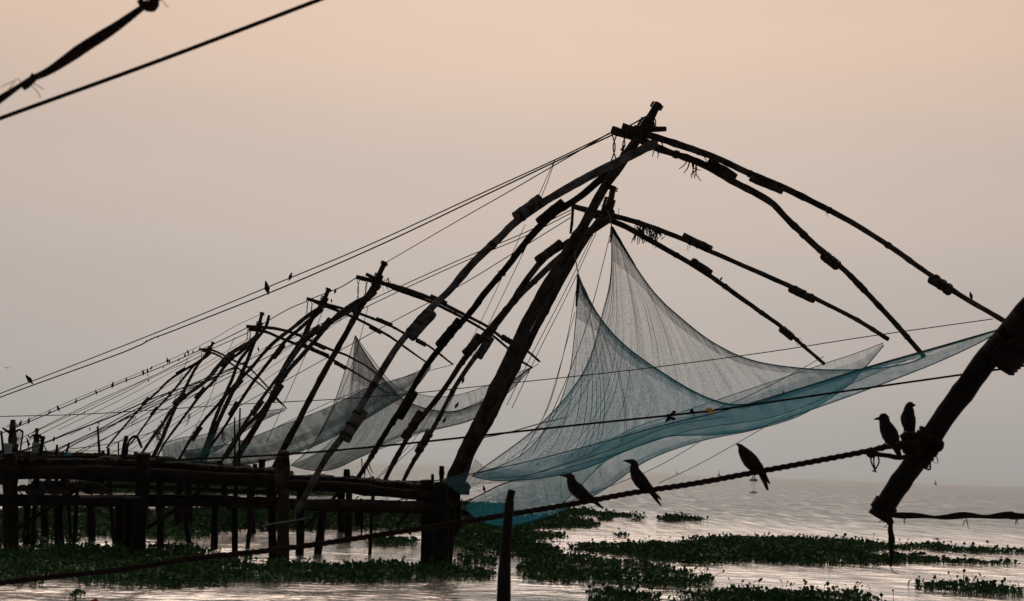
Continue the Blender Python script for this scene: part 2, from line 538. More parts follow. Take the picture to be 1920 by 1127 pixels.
# ------------------------------------------------------------------ water
def build_water():
    ys = np.concatenate([np.linspace(-60, 20, 9), np.geomspace(22, 4800, 60)])
    xs = np.concatenate([-np.geomspace(20, 3300, 30)[::-1], np.linspace(-18, 18, 13), np.geomspace(20, 3300, 30)])
    V = [(x, y, 0) for y in ys for x in xs]
    nx = len(xs)
    F = [(j * nx + i, j * nx + i + 1, (j + 1) * nx + i + 1, (j + 1) * nx + i) for j in range(len(ys) - 1) for i in range(nx - 1)]
    m = material('harbour_water')
    t = NT(m)
    o = t.n('ShaderNodeOutputMaterial')
    b = t.n('ShaderNodeBsdfPrincipled')
    b.inputs['Base Color'].default_value = (.13, .165, .15, 1)
    b.inputs['Roughness'].default_value = .06
    b.inputs['IOR'].default_value = 1.33
    b.inputs['Specular IOR Level'].default_value = .5
    b.inputs['Specular Tint'].default_value = (.93, 1.0, .96, 1)
    g = t.n('ShaderNodeNewGeometry')
    def wave(scale, sy, det):
        mp = t.n('ShaderNodeMapping')
        mp.inputs['Scale'].default_value = (scale, scale * sy, 1)
        t.l(g.outputs['Position'], mp.inputs[0])
        n = t.n('ShaderNodeTexNoise')
        n.inputs['Scale'].default_value = 1.0
        n.inputs['Detail'].default_value = det
        n.inputs['Roughness'].default_value = .55
        t.l(mp.outputs[0], n.inputs['Vector'])
        return n.outputs['Fac']
    def math_(op, a, c):
        x = t.n('ShaderNodeMath', operation=op)
        for i, s in enumerate((a, c)):
            if isinstance(s, (int, float)): x.inputs[i].default_value = s
            else: t.l(s, x.inputs[i])
        return x.outputs[0]
    sp = t.n('ShaderNodeSeparateXYZ')
    t.l(g.outputs['Position'], sp.inputs[0])
    # sheltered among the floating plants, choppier out on the open water
    op = t.n('ShaderNodeMapRange', interpolation_type='SMOOTHSTEP')
    op.inputs['From Min'].default_value = 30
    op.inputs['From Max'].default_value = 130
    op.inputs['To Min'].default_value = .14
    op.inputs['To Max'].default_value = 1.0
    t.l(sp.outputs['Y'], op.inputs['Value'])
    h = math_('ADD', math_('ADD', math_('MULTIPLY', wave(.14, 1.0, 6), 2.2), math_('MULTIPLY', wave(.55, 1.3, 5), .75)), math_('ADD', math_('MULTIPLY', wave(2.6, 1.5, 4), .13), math_('MULTIPLY', wave(1.6, .14, 4), .16)))
    patch = math_('MULTIPLY', math_('ADD', math_('MULTIPLY', wave(.05, 2.5, 2), 1.0), .4), math_('MAXIMUM', math_('MULTIPLY', math_('SUBTRACT', wave(1.1, .10, 6), .24), 3.4), .25))
    bp = t.n('ShaderNodeBump')
    bp.inputs['Distance'].default_value = 2.5
    t.l(math_('MULTIPLY', op.outputs[0], patch), bp.inputs['Strength'])
    t.l(h, bp.inputs['Height'])
    t.l(bp.outputs[0], b.inputs['Normal'])
    # extra gloss added to brighten near water's reflection; wind ripples break it into streaks further out
    gl = t.n('ShaderNodeBsdfGlossy')
    gl.inputs['Roughness'].default_value = .16
    gl.inputs['Color'].default_value = (1.0, .97, .95, 1)
    t.l(bp.outputs[0], gl.inputs['Normal'])
    gloss_boost = t.n('ShaderNodeMapRange', interpolation_type='SMOOTHSTEP')
    gloss_boost.inputs['From Min'].default_value = 30
    gloss_boost.inputs['From Max'].default_value = 100
    gloss_boost.inputs['To Min'].default_value = .95
    gloss_boost.inputs['To Max'].default_value = .02
    t.l(sp.outputs['Y'], gloss_boost.inputs['Value'])
    st = math_('ADD', math_('MULTIPLY', math_('SUBTRACT', wave(1.5, .12, 5), .5), 2.2), math_('MULTIPLY', math_('SUBTRACT', wave(.16, .8, 3), .5), .7))
    fc = t.n('ShaderNodeMath', operation='ADD', use_clamp=True)
    t.l(gloss_boost.outputs[0], fc.inputs[0])
    t.l(math_('MULTIPLY', st, math_('SUBTRACT', 1.15, gloss_boost.outputs[0])), fc.inputs[1])
    mx = t.n('ShaderNodeMixShader')
    t.l(fc.outputs[0], mx.inputs[0])
    t.l(b.outputs[0], mx.inputs[1])
    t.l(gl.outputs[0], mx.inputs[2])
    t.l(mx.outputs[0], o.inputs[0])
    w = mesh_obj('water', V, F, m, None, False)
    tag(w, 'rippled grey-pink harbour water reaching to the horizon', kind='structure')
build_water()

# ------------------------------------------------------------------ haze
def build_haze():
    mb = MB().box((-3400, -80, -1.0), (3400, 4900, 13.6))
    m = material('evening_haze')
    t = NT(m)
    o = t.n('ShaderNodeOutputMaterial')
    v = t.n('ShaderNodeVolumePrincipled')
    v.inputs['Color'].default_value = (.93, .95, .97, 1)
    v.inputs['Density'].default_value = .00004
    v.inputs['Anisotropy'].default_value = .3
    t.l(v.outputs[0], o.inputs['Volume'])
    h = mb.build('haze', m, None, False)
    tag(h, 'pale evening haze lying over the water', kind='stuff')
build_haze()

# ------------------------------------------------------------------ piers
def pier(name, label, d, members, posts, planks, group='timber piers of the fishing rigs'):
    """members: (part, pixel pts, (d0,d1), px thickness, mat); posts: (x_top, y_top, x_bot, width px, depth)"""
    x0, y0 = members[0][1][0]
    base = W(max(x0, 0), 1050); base[1] = d; base[2] = 0
    root = empty(name, base, label, 'pier', group)
    for part, pts, ds, th, mat in members:
        p3 = path3(pts, ds)
        w = m_of(th, float(np.mean(ds)))
        pole(part, p3, w, w * .95, mat, root, rough=.08, step=.25)
    for xt, yt, xb, w, dd, *mm in posts:
        top = P(xt, yt, dd)
        # foot: straight down to the bed, leaning towards x_bot at the water line
        hz = CY + 311.5 + (xb - CX) * .0385
        fy = hz + CAM_H / dd * FPX
        foot = P(xb, fy, dd)
        bed = foot + (foot - top) / np.linalg.norm(foot - top) * .9
        ww = m_of(w, dd)
        pole('post', [top, (top + foot) / 2 + rng.normal(size=3) * .02, bed], ww, ww * 1.05, mm[0] if mm else DARKW, root, rough=.09, sides=10, step=.2)
    for (px0, px1, ytop, dnear, dfar, step) in planks:
        x = px0
        while x < px1:
            yy = float(np.interp(x, *zip(*ytop)))
            wpx = step * rng.uniform(.75, 1.05)
            r = m_of(wpx, dnear) / 2
            a = P(x, yy, dnear + rng.normal() * .12)
            a[2] += rng.normal() * .012
            b = np.array([a[0] + rng.normal() * .12, a[1] + (dfar - dnear) + rng.normal() * .15, a[2] + rng.normal() * .02])
            V, F = tube(catmull([a, (a + b) / 2, b], 5), r, 6, .06)
            mesh_obj('plank', V, F, DARKW if rng.random() < .75 else WOOD, root)
            x += step
    return root

near_pier = pier('timber_pier', 'nearest dark timber pier with stacked log beams across the left half', 36.5, [
    ('beam', [(-160, 878), (0, 884), (260, 890), (518, 902)], (36.2, 36.2), 27, DARKW),
    ('beam', [(-160, 868), (120, 872), (400, 883), (525, 890)], (37.4, 37.4), 20, WOOD),
    ('beam', [(540, 910), (640, 913), (760, 924), (826, 930)], (36.2, 36.2), 20, DARKW),
    ('beam', [(548, 899), (600, 899), (656, 902)], (37.2, 37.2), 12, DARKW),
    ('beam', [(500, 898), (600, 903), (720, 910), (850, 922)], (39.2, 38.8), 16, DARKW),
    ('beam', [(-160, 940), (0, 941), (270, 942), (522, 939)], (36.2, 36.2), 17, DARKW),
    ('beam', [(540, 944), (640, 944), (750, 946), (850, 947)], (36.2, 36.2), 15, WOOD),
    ('beam', [(-160, 930), (100, 934), (300, 932), (450, 936)], (38.6, 38.6), 12, DARKW),
    ('beam', [(150, 932), (190, 931), (262, 933)], (35.6, 35.6), 6, WOODP),
    ('brace', [(425, 952), (470, 945), (520, 938)], (35.9, 35.9), 8, DARKW),
    ('brace', [(20, 1000), (80, 960), (150, 915)], (37.4, 37.2), 7, DARKW),
    ('brace', [(275, 990), (330, 955), (395, 905)], (37.8, 37.2), 7, DARKW),
    ('brace', [(230, 1010), (250, 960), (265, 900)], (38.2, 37.2), 6, DARKW),
    ('brace', [(560, 1000), (600, 960), (640, 920)], (38.4, 37.4), 6, DARKW),
    ('brace', [(745, 985), (775, 950), (805, 915)], (37.8, 37.0), 7, DARKW),
    ('rail', [(-120, 852), (60, 858), (150, 856), (272, 860)], (40.5, 40.5), 6, DARKW),
    ('brace', [(690, 955), (705, 965), (720, 948)], (35.9, 36.6), 8, DARKW),
], [
    (800, 900, 799, 25, 36.4), (826, 905, 829, 27, 36.0), (848, 897, 838, 22, 37.0), (815, 915, 816, 18, 37.6),
    (511, 880, 513, 15, 36.6), (531, 846, 530, 22, 35.6, WOOD), (564, 915, 562, 15, 38.6), (612, 940, 599, 14, 39.2),
    (441, 940, 441, 12, 38.6), (403, 938, 402, 14, 39.6), (300, 858, 301, 14, 37.0, WOOD), (268, 850, 258, 25, 35.8),
    (225, 935, 226, 22, 39.4), (240, 935, 244, 20, 37.6), (110, 930, 112, 16, 37.0), (82, 935, 84, 14, 40), (17, 850, 20, 28, 36.0), (52, 935, 50, 12, 38.5),
    (170, 938, 172, 15, 41.0), (145, 915, 138, 7, 38.2), (205, 925, 214, 8, 40.2), (345, 930, 356, 9, 41), (470, 905, 462, 8, 40.5), (700, 925, 694, 7, 39.8), (70, 880, 62, 8, 38), (128, 900, 134, 6, 40), (-60, 860, -62, 26, 36), (-130, 860, -130, 26, 38),
], [(-150, 520, [(-150, 862), (0, 864), (260, 868), (520, 886)], 36.4, 39.4, 11),
    (545, 830, [(545, 896), (660, 902), (830, 917)], 36.5, 39.2, 11)])
# the short post that hangs in mid-span and the plank under it
hb = pole('hanging_post', [P(672, 945, 37.2), P(673, 960, 37.2), P(673, 984, 37.2)], .26, .22, DARKW, near_pier)
pole('hanging_post', [P(677, 980, 37.3), P(678, 996, 37.3), P(677, 1012, 37.3)], .05, .04, DARKW, near_pier)

for (xa, ya, xb, yb, sag, dd, w_) in [(20, 905, 110, 950, 22, 36.0, 2.4), (110, 955, 262, 905, 26, 36.4, 2.2), (268, 900, 402, 950, 30, 36.2, 2.4), (300, 905, 441, 948, 16, 37.0, 2.0),
                                  (441, 950, 531, 905, 24, 36.0, 2.4), (540, 915, 612, 950, 18, 36.4, 2.2), (612, 952, 672, 930, 26, 36.4, 2.2), (675, 935, 800, 925, 30, 36.3, 2.4), (700, 950, 826, 955, 20, 36.0, 2.0)]:
    pr = path3([(xa, ya), ((xa + xb) / 2 + 4, (ya + yb) / 2 + sag), (xb, yb)], (dd, dd))
    V, F = tube(catmull(pr, 24), m_of(w_, dd) / 2, 5)
    mesh_obj('hanging_rope', V, F, ROPE, near_pier)

def far_pier(d, px0, px1, ztop, label, xs, step=26):
    def py(x, z):
        hz = CY + 311.5 + (x - CX) * .0385
        return hz + (CAM_H - z) / d * FPX
    mid = (px0 + px1) / 2
    pts = lambda z: [(px0, py(px0, z)), (mid, py(mid, z) + rng.normal() * .6), (px1, py(px1, z))]
    return pier('timber_pier', label, d, [
        ('beam', pts(ztop - .12), (d, d), m_of(.26, 1) * 0 + .24 * FPX / d, DARKW),
        ('beam', pts(ztop - .14), (d + 3, d + 3), .22 * FPX / d, DARKW),
        ('beam', pts(ztop - .85), (d, d), .20 * FPX / d, DARKW),
    ], [(x, py(x, ztop + rng.uniform(-.1, .25)), x + rng.normal() * 2, rng.uniform(.22, .3) * FPX / d, d + (3 if i % 2 else 0)) for i, x in enumerate(xs)],
        [(px0, px1, [(px0, py(px0, ztop + .06)), (px1, py(px1, ztop + .06))], d, d + 3.2, step)])
far_pier(48.5, 330, 880, 1.80, 'second timber pier, low and dark, half hidden behind the nearest pier', [338, 352, 470, 640, 655, 855], 14)
far_pier(67, 60, 530, 1.80, 'third timber pier back, under the tall leaning mast of the third rig', [70, 120, 205, 337, 350, 420, 505], 14)
far_pier(80, -80, 450, 1.85, 'fourth timber pier back, carrying the man in a red cap', [-60, 20, 105, 190, 270, 372, 440], 16)
far_pier(94, -80, 400, 1.9, 'fifth timber pier back, low between the masts', [-40, 90, 180, 260, 330, 390], 16)
far_pier(119, -60, 310, 2.0, 'farthest timber pier, a thin dark line over pale water', [0, 55, 125, 195, 250, 300], 16)

# stubs, stakes and posts that stand on the decks: each a thing of its own
def stake(name, label, cat, pts, d, w0, w1, mat=DARKW, rough=.08, step=.08, group=None):
    p3 = path3(pts, (d, d))
    o = pole(name, p3, m_of(w0, d), m_of(w1, d), mat, None, rough=rough, step=step)
    return tag(o, label, cat, group)
stake('bollard', 'rounded wooden bollard on the nearest deck left of the big blue net', 'bollard', [(651, 905), (650, 892), (650, 883), (650, 880)], 37.6, 15, 11)
stake('bollard', 'square-topped stump beside the rounded bollard on the nearest deck', 'bollard', [(659, 906), (659, 893)], 37.8, 11, 10)
stake('bollard', 'short round-headed stub on deck behind the tall pale post', 'bollard', [(478, 888), (478, 878), (478, 870)], 38, 7, 9)
stake('bollard', 'flat-topped stump post under the drooping teal net', 'bollard', [(491, 892), (491, 876), (491, 861)], 38, 12, 13)
stake('bollard', 'stump post at the left end of the drooping nets', 'bollard', [(412, 886), (412, 864)], 38, 12, 11)
stake('stake', 'thin stake at seaward end of nearest pier', 'stake', [(811, 925), (811, 905), (811, 889)], 36.3, 6, 6)
stake('stake', 'stake with a thick round head beside the big mast foot', 'stake', [(828, 915), (828, 895), (828, 884), (828, 874)], 36.2, 7, 10)
stake('stake', 'slim upright stake seaward of the mast foot, below the blue net gather', 'stake', [(862, 990), (861, 940), (860, 900)], 36.8, 6, 5)
stake('stake', 'tall thin pole carrying ropes on the far left deck', 'stake', [(187, 862), (185, 830), (183, 799)], 62, 5, 4)
stake('stake', 'thick squared post beside the bent hoop on the left', 'stake', [(231, 866), (233, 840), (237, 817)], 58, 9, 8)
stake('stake', 'thin upright stick left of the squared post', 'stake', [(222, 866), (222, 829)], 60, 3, 3)
stake('stake', 'short post left of the thin upright stick', 'stake', [(203, 866), (203, 840)], 62, 6, 6)
stake('stake', 'shortest post, right of the tall thin rope pole', 'stake', [(193, 866), (193, 845)], 64, 6, 6)
stake('stake', 'short block post under the foot of the farthest rig', 'stake', [(255, 866), (255, 847)], 60, 8, 8)
stake('stake', 'dark pointed stake between man and sack', 'stake', [(105, 872), (106, 852), (107, 834)], 46, 6, 4)
stake('stake', 'leaning stake sticking out of the sack of netting', 'stake', [(121, 872), (125, 848), (130, 830)], 46, 5, 4)
stake('stake', 'thick tilted post just right of the man in red cap', 'stake', [(74, 868), (77, 842), (81, 818)], 55, 8, 7)
stake('stake', 'thin stick leaning left, right of the tilted post', 'stake', [(90, 852), (86, 843), (82, 834)], 60, 2.5, 2)
stake('stake', 'thin stick at the extreme left edge', 'stake', [(8, 870), (5, 838), (2, 808)], 44, 4, 4)
stake('stake', 'very thin upright pole among the nearer left masts', 'stake', [(449, 880), (449, 820), (450, 765)], 64, 4, 3)
stake('stake', 'very thin short pole left of its taller twin among the masts', 'stake', [(441, 880), (440, 830), (440, 782)], 66, 4, 3)
stake('hoop', 'bent dark branch hooped over beside the squared post', 'branch', [(238, 852), (240, 832), (248, 820), (256, 819), (262, 830), (266, 840)], 58, 4, 5)

# heap of gear between the two beams of the nearest pier
for i, (x, y, w, h, mt, lb) in enumerate([
        (42, 915, 8, 6, OCHRE, 'dull yellow bundle lying between the pier beams'),
        (12, 900, 14, 9, NAVY, 'dark blue bundle lying at the left end of the pier beams'),
        (140, 912, 6, 5, MAROON, 'dark red bundle lying between the pier beams'),
        (105, 914, 34, 12, CARGO, 'long grey heap of folded netting between the pier beams'),
        (175, 916, 26, 10, CARGO, 'small grey heap of netting right of the red bundle'),
        (330, 872, 20, 7, CARGO, 'low dark heap on the deck right of the bent hoop'),
        (205, 862, 24, 7, CARGO, 'low dark heap on the deck under the tall thin rope pole'),
        (600, 896, 26, 6, CARGO, 'flat dark heap on the deck right of the tall post'),
        (70, 918, 22, 10, CARGO, 'grey heap of rope left of the long netting heap')]):
    c = P(x, y, 38.2)
    bm = MB()
    nu, nv = 14, 9
    V = []
    for a in range(nv):
        ph = math.pi * a / (nv - 1)
        for b in range(nu):
            th = 2 * math.pi * b / nu
            k = 1 + .22 * math.sin(3 * th + i) * math.sin(2 * ph) + .12 * rng.normal()
            V.append(c + np.array([m_of(w, 38) * math.cos(th) * math.sin(ph) * k, .3 * math.sin(th) * math.sin(ph) * k, m_of(h, 38) * math.cos(ph) * k]))
    F = [(a * nu + b, a * nu + (b + 1) % nu, (a + 1) * nu + (b + 1) % nu, (a + 1) * nu + b) for a in range(nv - 1) for b in range(nu)]
    bm.add(V, F)
    tag(bm.build('gear_bundle', mt), lb, 'bundle')

# ------------------------------------------------------------------ the rigs
def rig(label, D, mast, arms, ties=(), tufts=(), pale=0.0, extra_masts=(), wscale=.79):
    foot = path3(mast[0][-1:], (D,))[0]
    root = empty('fishing_net_rig', foot, label, 'fishing rig', 'cantilevered fishing rigs in a row')
    def do(part, pts, ds, w0, w1, mat, splices=()):
        p3 = path3(pts, ds)
        o = pole(part, p3, m_of(w0, D) * wscale, m_of(w1, D) * wscale, mat, root)
        if splices:
            add_splices(o, p3, splices, 0, m_of((w0 + w1) / 2, D) * wscale, mat, D)
        if part == 'arm' and D < 60:
            dense = catmull(p3, 120)
            for t in rng.uniform(.12, .95, 5):
                i = int(t * 116) + 1
                mb = MB()
                ring_wraps(mb, dense[i], dense[i + 1] - dense[i - 1], m_of(w0 + (w1 - w0) * t, D) * wscale * .53, int(rng.integers(3, 7)), .026, .014)
                if rng.random() < .5:
                    frayed(mb, dense[i], rng.uniform(.12, .3), 3, .05, .008)
                tag(mb.build('rope_wrap', ROPE, o), kind='stuff')
        return o
    mts = [mast] + list(extra_masts)
    for mpts, w0, w1 in mts:
        o = do('mast', mpts, (D, D), w0, w1, WOOD)
    # apex lashing
    ax = path3(mast[0][:3], (D, D, D))
    mb = MB()
    dirv = ax[1] - ax[0]
    ring_wraps(mb, ax[0] + dirv, dirv, m_of(mast[1], D) * .72, 12, .05, .022)
    mb.build('apex_lashing', ROPE, root)
    mb = MB()
    ring_wraps(mb, ax[0] + dirv * .12, dirv, m_of(mast[1], D) * .58, 3, .05, .02)
    mb.build('tip_lashing', ROPE, root)
    mb = MB()
    frayed(mb, ax[1], .5, 6, m_of(mast[1], D) * .6, .01)
    tag(mb.build('frayed_rope', ROPE, root), kind='stuff')
    for a in arms:
        do(*a)
    for t in ties:
        p3 = path3(t, (D, D))
        mb = MB()
        for s in (-1, 1):
            off = np.array([.07 * s, 0, 0])
            mb.add(*tube(catmull([p3[0] + off, (p3[0] + p3[1]) / 2 - off * .4, p3[1] + off], 8), .018, 5))
        mb.build('tie_rope', ROPE, root)
    for (x, y, dd, n, ln) in tufts:
        mb = MB()
        frayed(mb, P(x, y, dd), ln, n, .10, .020)
        tag(mb.build('frayed_rope', ROPE, root), kind='stuff')
    return root

D1 = 37.0
rig('nearest and tallest rig with thick barked mast and long curved arms', D1,
    ([(1235, 193), (1205, 244), (1165, 305), (1130, 357), (1092, 427), (1048, 500), (990, 602), (934, 724), (878, 838), (845, 912)], 19, 38),
    [('arm', [(1166, 237), (1215, 253), (1262, 268), (1337, 294), (1397, 322), (1470, 353), (1560, 397), (1650, 450), (1730, 505), (1800, 553), (1850, 582), (1886, 604)], (37.0, 36.9, 31.8), 18, 10, WOOD, [(1440, 337, 66), (1771, 528, 52)]),
     ('arm', [(1146, 243), (1200, 262), (1240, 280), (1316, 307), (1376, 341), (1443, 378), (1480, 414), (1530, 462), (1582, 505), (1640, 565), (1687, 616), (1732, 668)], (37.2, 37.3, 42.0), 18, 13, WOOD, [(1348, 326, 60), (1560, 484, 46)]),
     ('arm', [(1230, 268), (1190, 288), (1150, 308), (1100, 333), (1050, 360), (1000, 392), (965, 418), (938, 445), (888, 493), (845, 543), (804, 583), (752, 642), (715, 698), (676, 763), (642, 818), (610, 861), (584, 909), (557, 959)], (36.8, 32.8), 21, 13, WOODP, [(992, 397, 62), (787, 606, 66), (655, 795, 66)]),
     ('arm', [(1170, 300), (1125, 338), (1085, 372), (1037, 403), (993, 447), (948, 504), (906, 553), (889, 577), (837, 639), (797, 691), (755, 763), (715, 826), (689, 868), (664, 908)], (37.2, 41.5), 18, 13, DARKW, [(1040, 404, 62), (846, 630, 66), (757, 757, 60)]),
     ('crossbar', [(1190, 240), (1222, 243), (1248, 242)], (37.0, 37.3), 13, 13, WOOD),
     ('peg', [(1164, 282), (1172, 272)], (36.7, 36.7), 5, 5, WOOD)],
    ties=[[(1152, 250), (1151, 302)], [(1172, 248), (1167, 294)], [(1226, 213), (1229, 243)]],
    tufts=[(1301, 300, 36.9, 9, .55), (1236, 262, 36.8, 10, .3), (690, 870, 41, 6, .5)])
D2 = 48.0
rig('second rig, its mast close behind the tallest and its apex just lower', D2,
    ([(1151, 349), (1140, 388), (1108, 434), (1064, 505), (1006, 612), (956, 712), (916, 790), (884, 850), (862, 912)], 15, 22),
    [('arm', [(1072, 386), (1110, 397), (1153, 406), (1207, 421), (1280, 448), (1331, 471), (1400, 501), (1480, 536), (1537, 564), (1608, 600), (1665, 636)], (48.0, 47.8, 43.5), 14, 9, WOOD, [(1303, 459, 60), (1505, 547, 56)]),
     ('arm', [(1108, 402), (1153, 417), (1195, 438), (1246, 466), (1298, 496), (1350, 530), (1400, 567), (1464, 612), (1512, 653), (1545, 682)], (48.2, 48.3, 53.0), 14, 9, WOOD, [(1312, 505, 44), (1476, 624, 36)]),
     ('arm', [(1145, 408), (1108, 430), (1070, 452), (1019, 487), (973, 545), (961, 566), (919, 616), (870, 675), (830, 734), (778, 800), (738, 868), (712, 922)], (47.8, 44.0), 16, 10, WOOD, [(1035, 482, 60), (890, 650, 46), (778, 800, 60)]),
     ('arm', [(1140, 414), (1100, 440), (1050, 482), (968, 562), (929, 612), (902, 655), (866, 704), (843, 744), (820, 790), (797, 832), (771, 872), (747, 922)], (48.2, 52.0), 15, 10, WOODP, [(906, 650, 46), (797, 830, 50)]),
     ('crossbar', [(1120, 400), (1142, 398), (1150, 398)], (48, 48.3), 11, 11, WOOD),
     ('strut', [(1074, 392), (1073, 412), (1070, 438)], (47.8, 47.6), 8, 6, WOOD)],
    ties=[[(1146, 360), (1141, 400)]],
    tufts=[(1205, 425, 47.5, 22, .5), (1228, 432, 47.4, 22, .55), (1197, 428, 47.6, 14, .4)])
D3 = 67.0
rig('third rig with one smooth straight mast, its apex left of the tallest rig', D3,
    ([(722, 490), (707, 525), (686, 562), (664, 597), (637, 646), (610, 695), (589, 733), (557, 794), (533, 840), (512, 884)], 12, 17),
    [('arm', [(668, 519), (720, 532), (762, 543), (816, 563), (871, 590), (913, 612), (948, 638), (988, 658), (1012, 678)], (67, 66.8, 63), 11, 5, WOOD, [(820, 566, 34), (950, 640, 26)]),
     ('arm', [(686, 514), (740, 541), (816, 570), (905, 617), (945, 647), (970, 672), (998, 690)], (67.2, 67.3, 71), 9, 5, WOOD),
     ('arm', [(712, 535), (690, 556), (664, 570), (635, 590), (616, 609), (592, 637), (565, 668), (538, 699), (493, 768), (456, 806), (425, 856)], (66.8, 63), 12, 8, WOOD, [(610, 615, 40), (515, 735, 36)]),
     ('arm', [(704, 548), (675, 572), (640, 592), (590, 624), (567, 647), (535, 690), (500, 735), (461, 790), (430, 840), (414, 868)], (67.2, 71), 11, 7, WOODP, [(588, 628, 40), (480, 762, 34)])],
    ties=[[(672, 522), (671, 566)], [(688, 525), (684, 558)]], tufts=[(728, 520, 67, 6, .5), (444, 822, 68, 8, .8)])
D4 = 79.0
rig('fourth rig, apex close left of the third, two birds by its top', D4,
    ([(617, 540), (606, 566), (584, 600), (573, 625), (557, 652), (534, 688), (514, 736), (493, 778), (472, 813), (450, 850), (438, 878)], 10, 16),
    [('arm', [(575, 560), (617, 572), (671, 587), (732, 611), (762, 627), (801, 647), (849, 683)], (79, 78.8, 74), 8, 4, WOOD, [(720, 604, 34), (790, 642, 26)]),
     ('arm', [(590, 566), (629, 581), (671, 599), (717, 623), (747, 642), (783, 668), (805, 683)], (79.2, 79.2, 84), 8, 4, WOOD, [(705, 616, 26)]),
     ('arm', [(608, 572), (575, 594), (549, 615), (526, 632), (504, 652), (470, 690), (429, 735), (378, 794), (349, 838), (330, 872)], (78.8, 75), 10, 6, WOOD, [(440, 722, 34), (365, 812, 30)]),
     ('arm', [(604, 580), (561, 617), (534, 641), (510, 671), (469, 725), (440, 769), (421, 801), (397, 834), (375, 868)], (79.2, 83), 10, 6, WOOD, [(520, 656, 34), (440, 768, 30)])],
    ties=[[(577, 562), (575, 590)], [(586, 566), (582, 592)]], tufts=[(418, 812, 82, 8, .8)])
D5 = 93.0
rig('fifth rig with two mast tops side by side, crowded among the masts', D5,
    ([(492, 585), (485, 612), (479, 634), (455, 697), (439, 729), (418, 772), (400, 814), (384, 862)], 8, 12),
    [('arm', [(462, 612), (508, 615), (538, 621), (567, 631), (592, 643), (621, 656), (651, 667), (687, 687), (720, 712)], (93, 92.8, 88), 8, 4, WOOD, [(600, 648, 28)]),
     ('arm', [(466, 617), (498, 622), (522, 632), (549, 643), (577, 653), (611, 668), (656, 693), (696, 717), (727, 738)], (93.2, 93.2, 98), 8, 4, WOOD, [(592, 660, 50), (640, 684, 30)]),
     ('arm', [(486, 626), (466, 644), (434, 662), (410, 686), (384, 716), (349, 742), (322, 769), (306, 793), (288, 817), (258, 862)], (92.8, 89), 11, 6, WOODP, [(340, 750, 30), (424, 672, 34)]),
     ('arm', [(480, 634), (455, 657), (429, 678), (402, 713), (376, 740), (352, 772), (330, 801), (306, 835), (290, 866)], (93.2, 97), 8, 5, WOOD, [(376, 738, 28)])],
    ties=[[(465, 614), (463, 640)], [(470, 618), (468, 640)]],
    tufts=[(304, 795, 90, 20, .7), (296, 806, 90, 20, .9), (353, 775, 96, 8, .9)],
    extra_masts=[([(505, 591), (497, 615), (470, 650), (447, 680), (434, 713), (418, 750), (402, 788), (389, 827), (376, 862)], 7, 10)])
D6 = 119.0
rig('sixth and farthest rig, smallest at the left end of the row', D6,
    ([(400, 641), (392, 657), (373, 681), (360, 702), (344, 734), (318, 788), (300, 830), (284, 864)], 6, 10),
    [('arm', [(376, 655), (402, 658), (439, 676), (466, 689), (490, 713), (515, 741), (537, 766)], (119, 118.8, 114), 5, 3, WOOD),
     ('arm', [(380, 658), (404, 664), (432, 681), (470, 707), (500, 732), (528, 758)], (119.2, 119.2, 124), 5, 3, WOOD),
     ('arm', [(396, 660), (384, 671), (349, 692), (317, 713), (296, 734), (272, 756), (248, 782), (221, 814), (200, 840)], (118.8, 114), 6, 4, WOOD, [(340, 698, 20), (275, 754, 18)]),
     ('arm', [(392, 664), (365, 684), (341, 713), (317, 742), (290, 772), (259, 814), (236, 842)], (119.2, 123), 6, 4, WOOD, [(290, 772, 20)])],
    ties=[[(378, 656), (378, 676)]], tufts=[(251, 780, 115, 8, .8)])

# ------------------------------------------------------------------ nets
def loft(ribs, nu, nv):
    """ribs: lists of (px, py, depth) -> grid of 3-D points; u runs across the ribs, v along each"""
    rr = []
    for r in ribs:
        rr.append(catmull([P(*q) for q in r], nv))
    rr = np.array(rr)                                   # (R, nv, 3)
    k = len(ribs)
    t = np.linspace(0, k - 1, nu)
    i = np.clip(t.astype(int), 0, k - 2)
    f = (t - i)[:, None, None]
    ext = np.concatenate([2 * rr[:1] - rr[1:2], rr, 2 * rr[-1:] - rr[-2:-1]])
    a, b, c, d = ext[i], ext[i + 1], ext[i + 2], ext[i + 3]
    return .5 * (2 * b + (c - a) * f + (2 * a - 5 * b + 4 * c - d) * f ** 2 + (3 * b - a - 3 * c + d) * f ** 3)

def sheet(mb, uvs, G, ripple=0.0, seed=0, u_off=0.0):
    nu, nv = G.shape[:2]
    if ripple:
        r = np.random.default_rng(seed)
        ph = np.cumsum(r.uniform(.25, 1.1, nu))
        amp = r.uniform(.4, 1.2, nu)
        v = np.linspace(0, 1, nv)
        env = np.sin(np.pi * np.clip(v * .95 + .02, 0, 1)) ** .6
        G = G + (np.sin(ph)[:, None] * amp[:, None] * env[None, :] * ripple)[..., None] * np.array([.25, 1.0, .15])
    V = G.reshape(-1, 3)
    F = [(i * nv + j, (i + 1) * nv + j, (i + 1) * nv + j + 1, i * nv + j + 1) for i in range(nu - 1) for j in range(nv - 1)]
    mb.add(V, F)
    uu, vv = np.meshgrid(np.linspace(0, 1, nu) + u_off, np.linspace(0, 1, nv), indexing='ij')
    uvs.append(np.stack([uu, vv], -1).reshape(-1, 2))
    return G

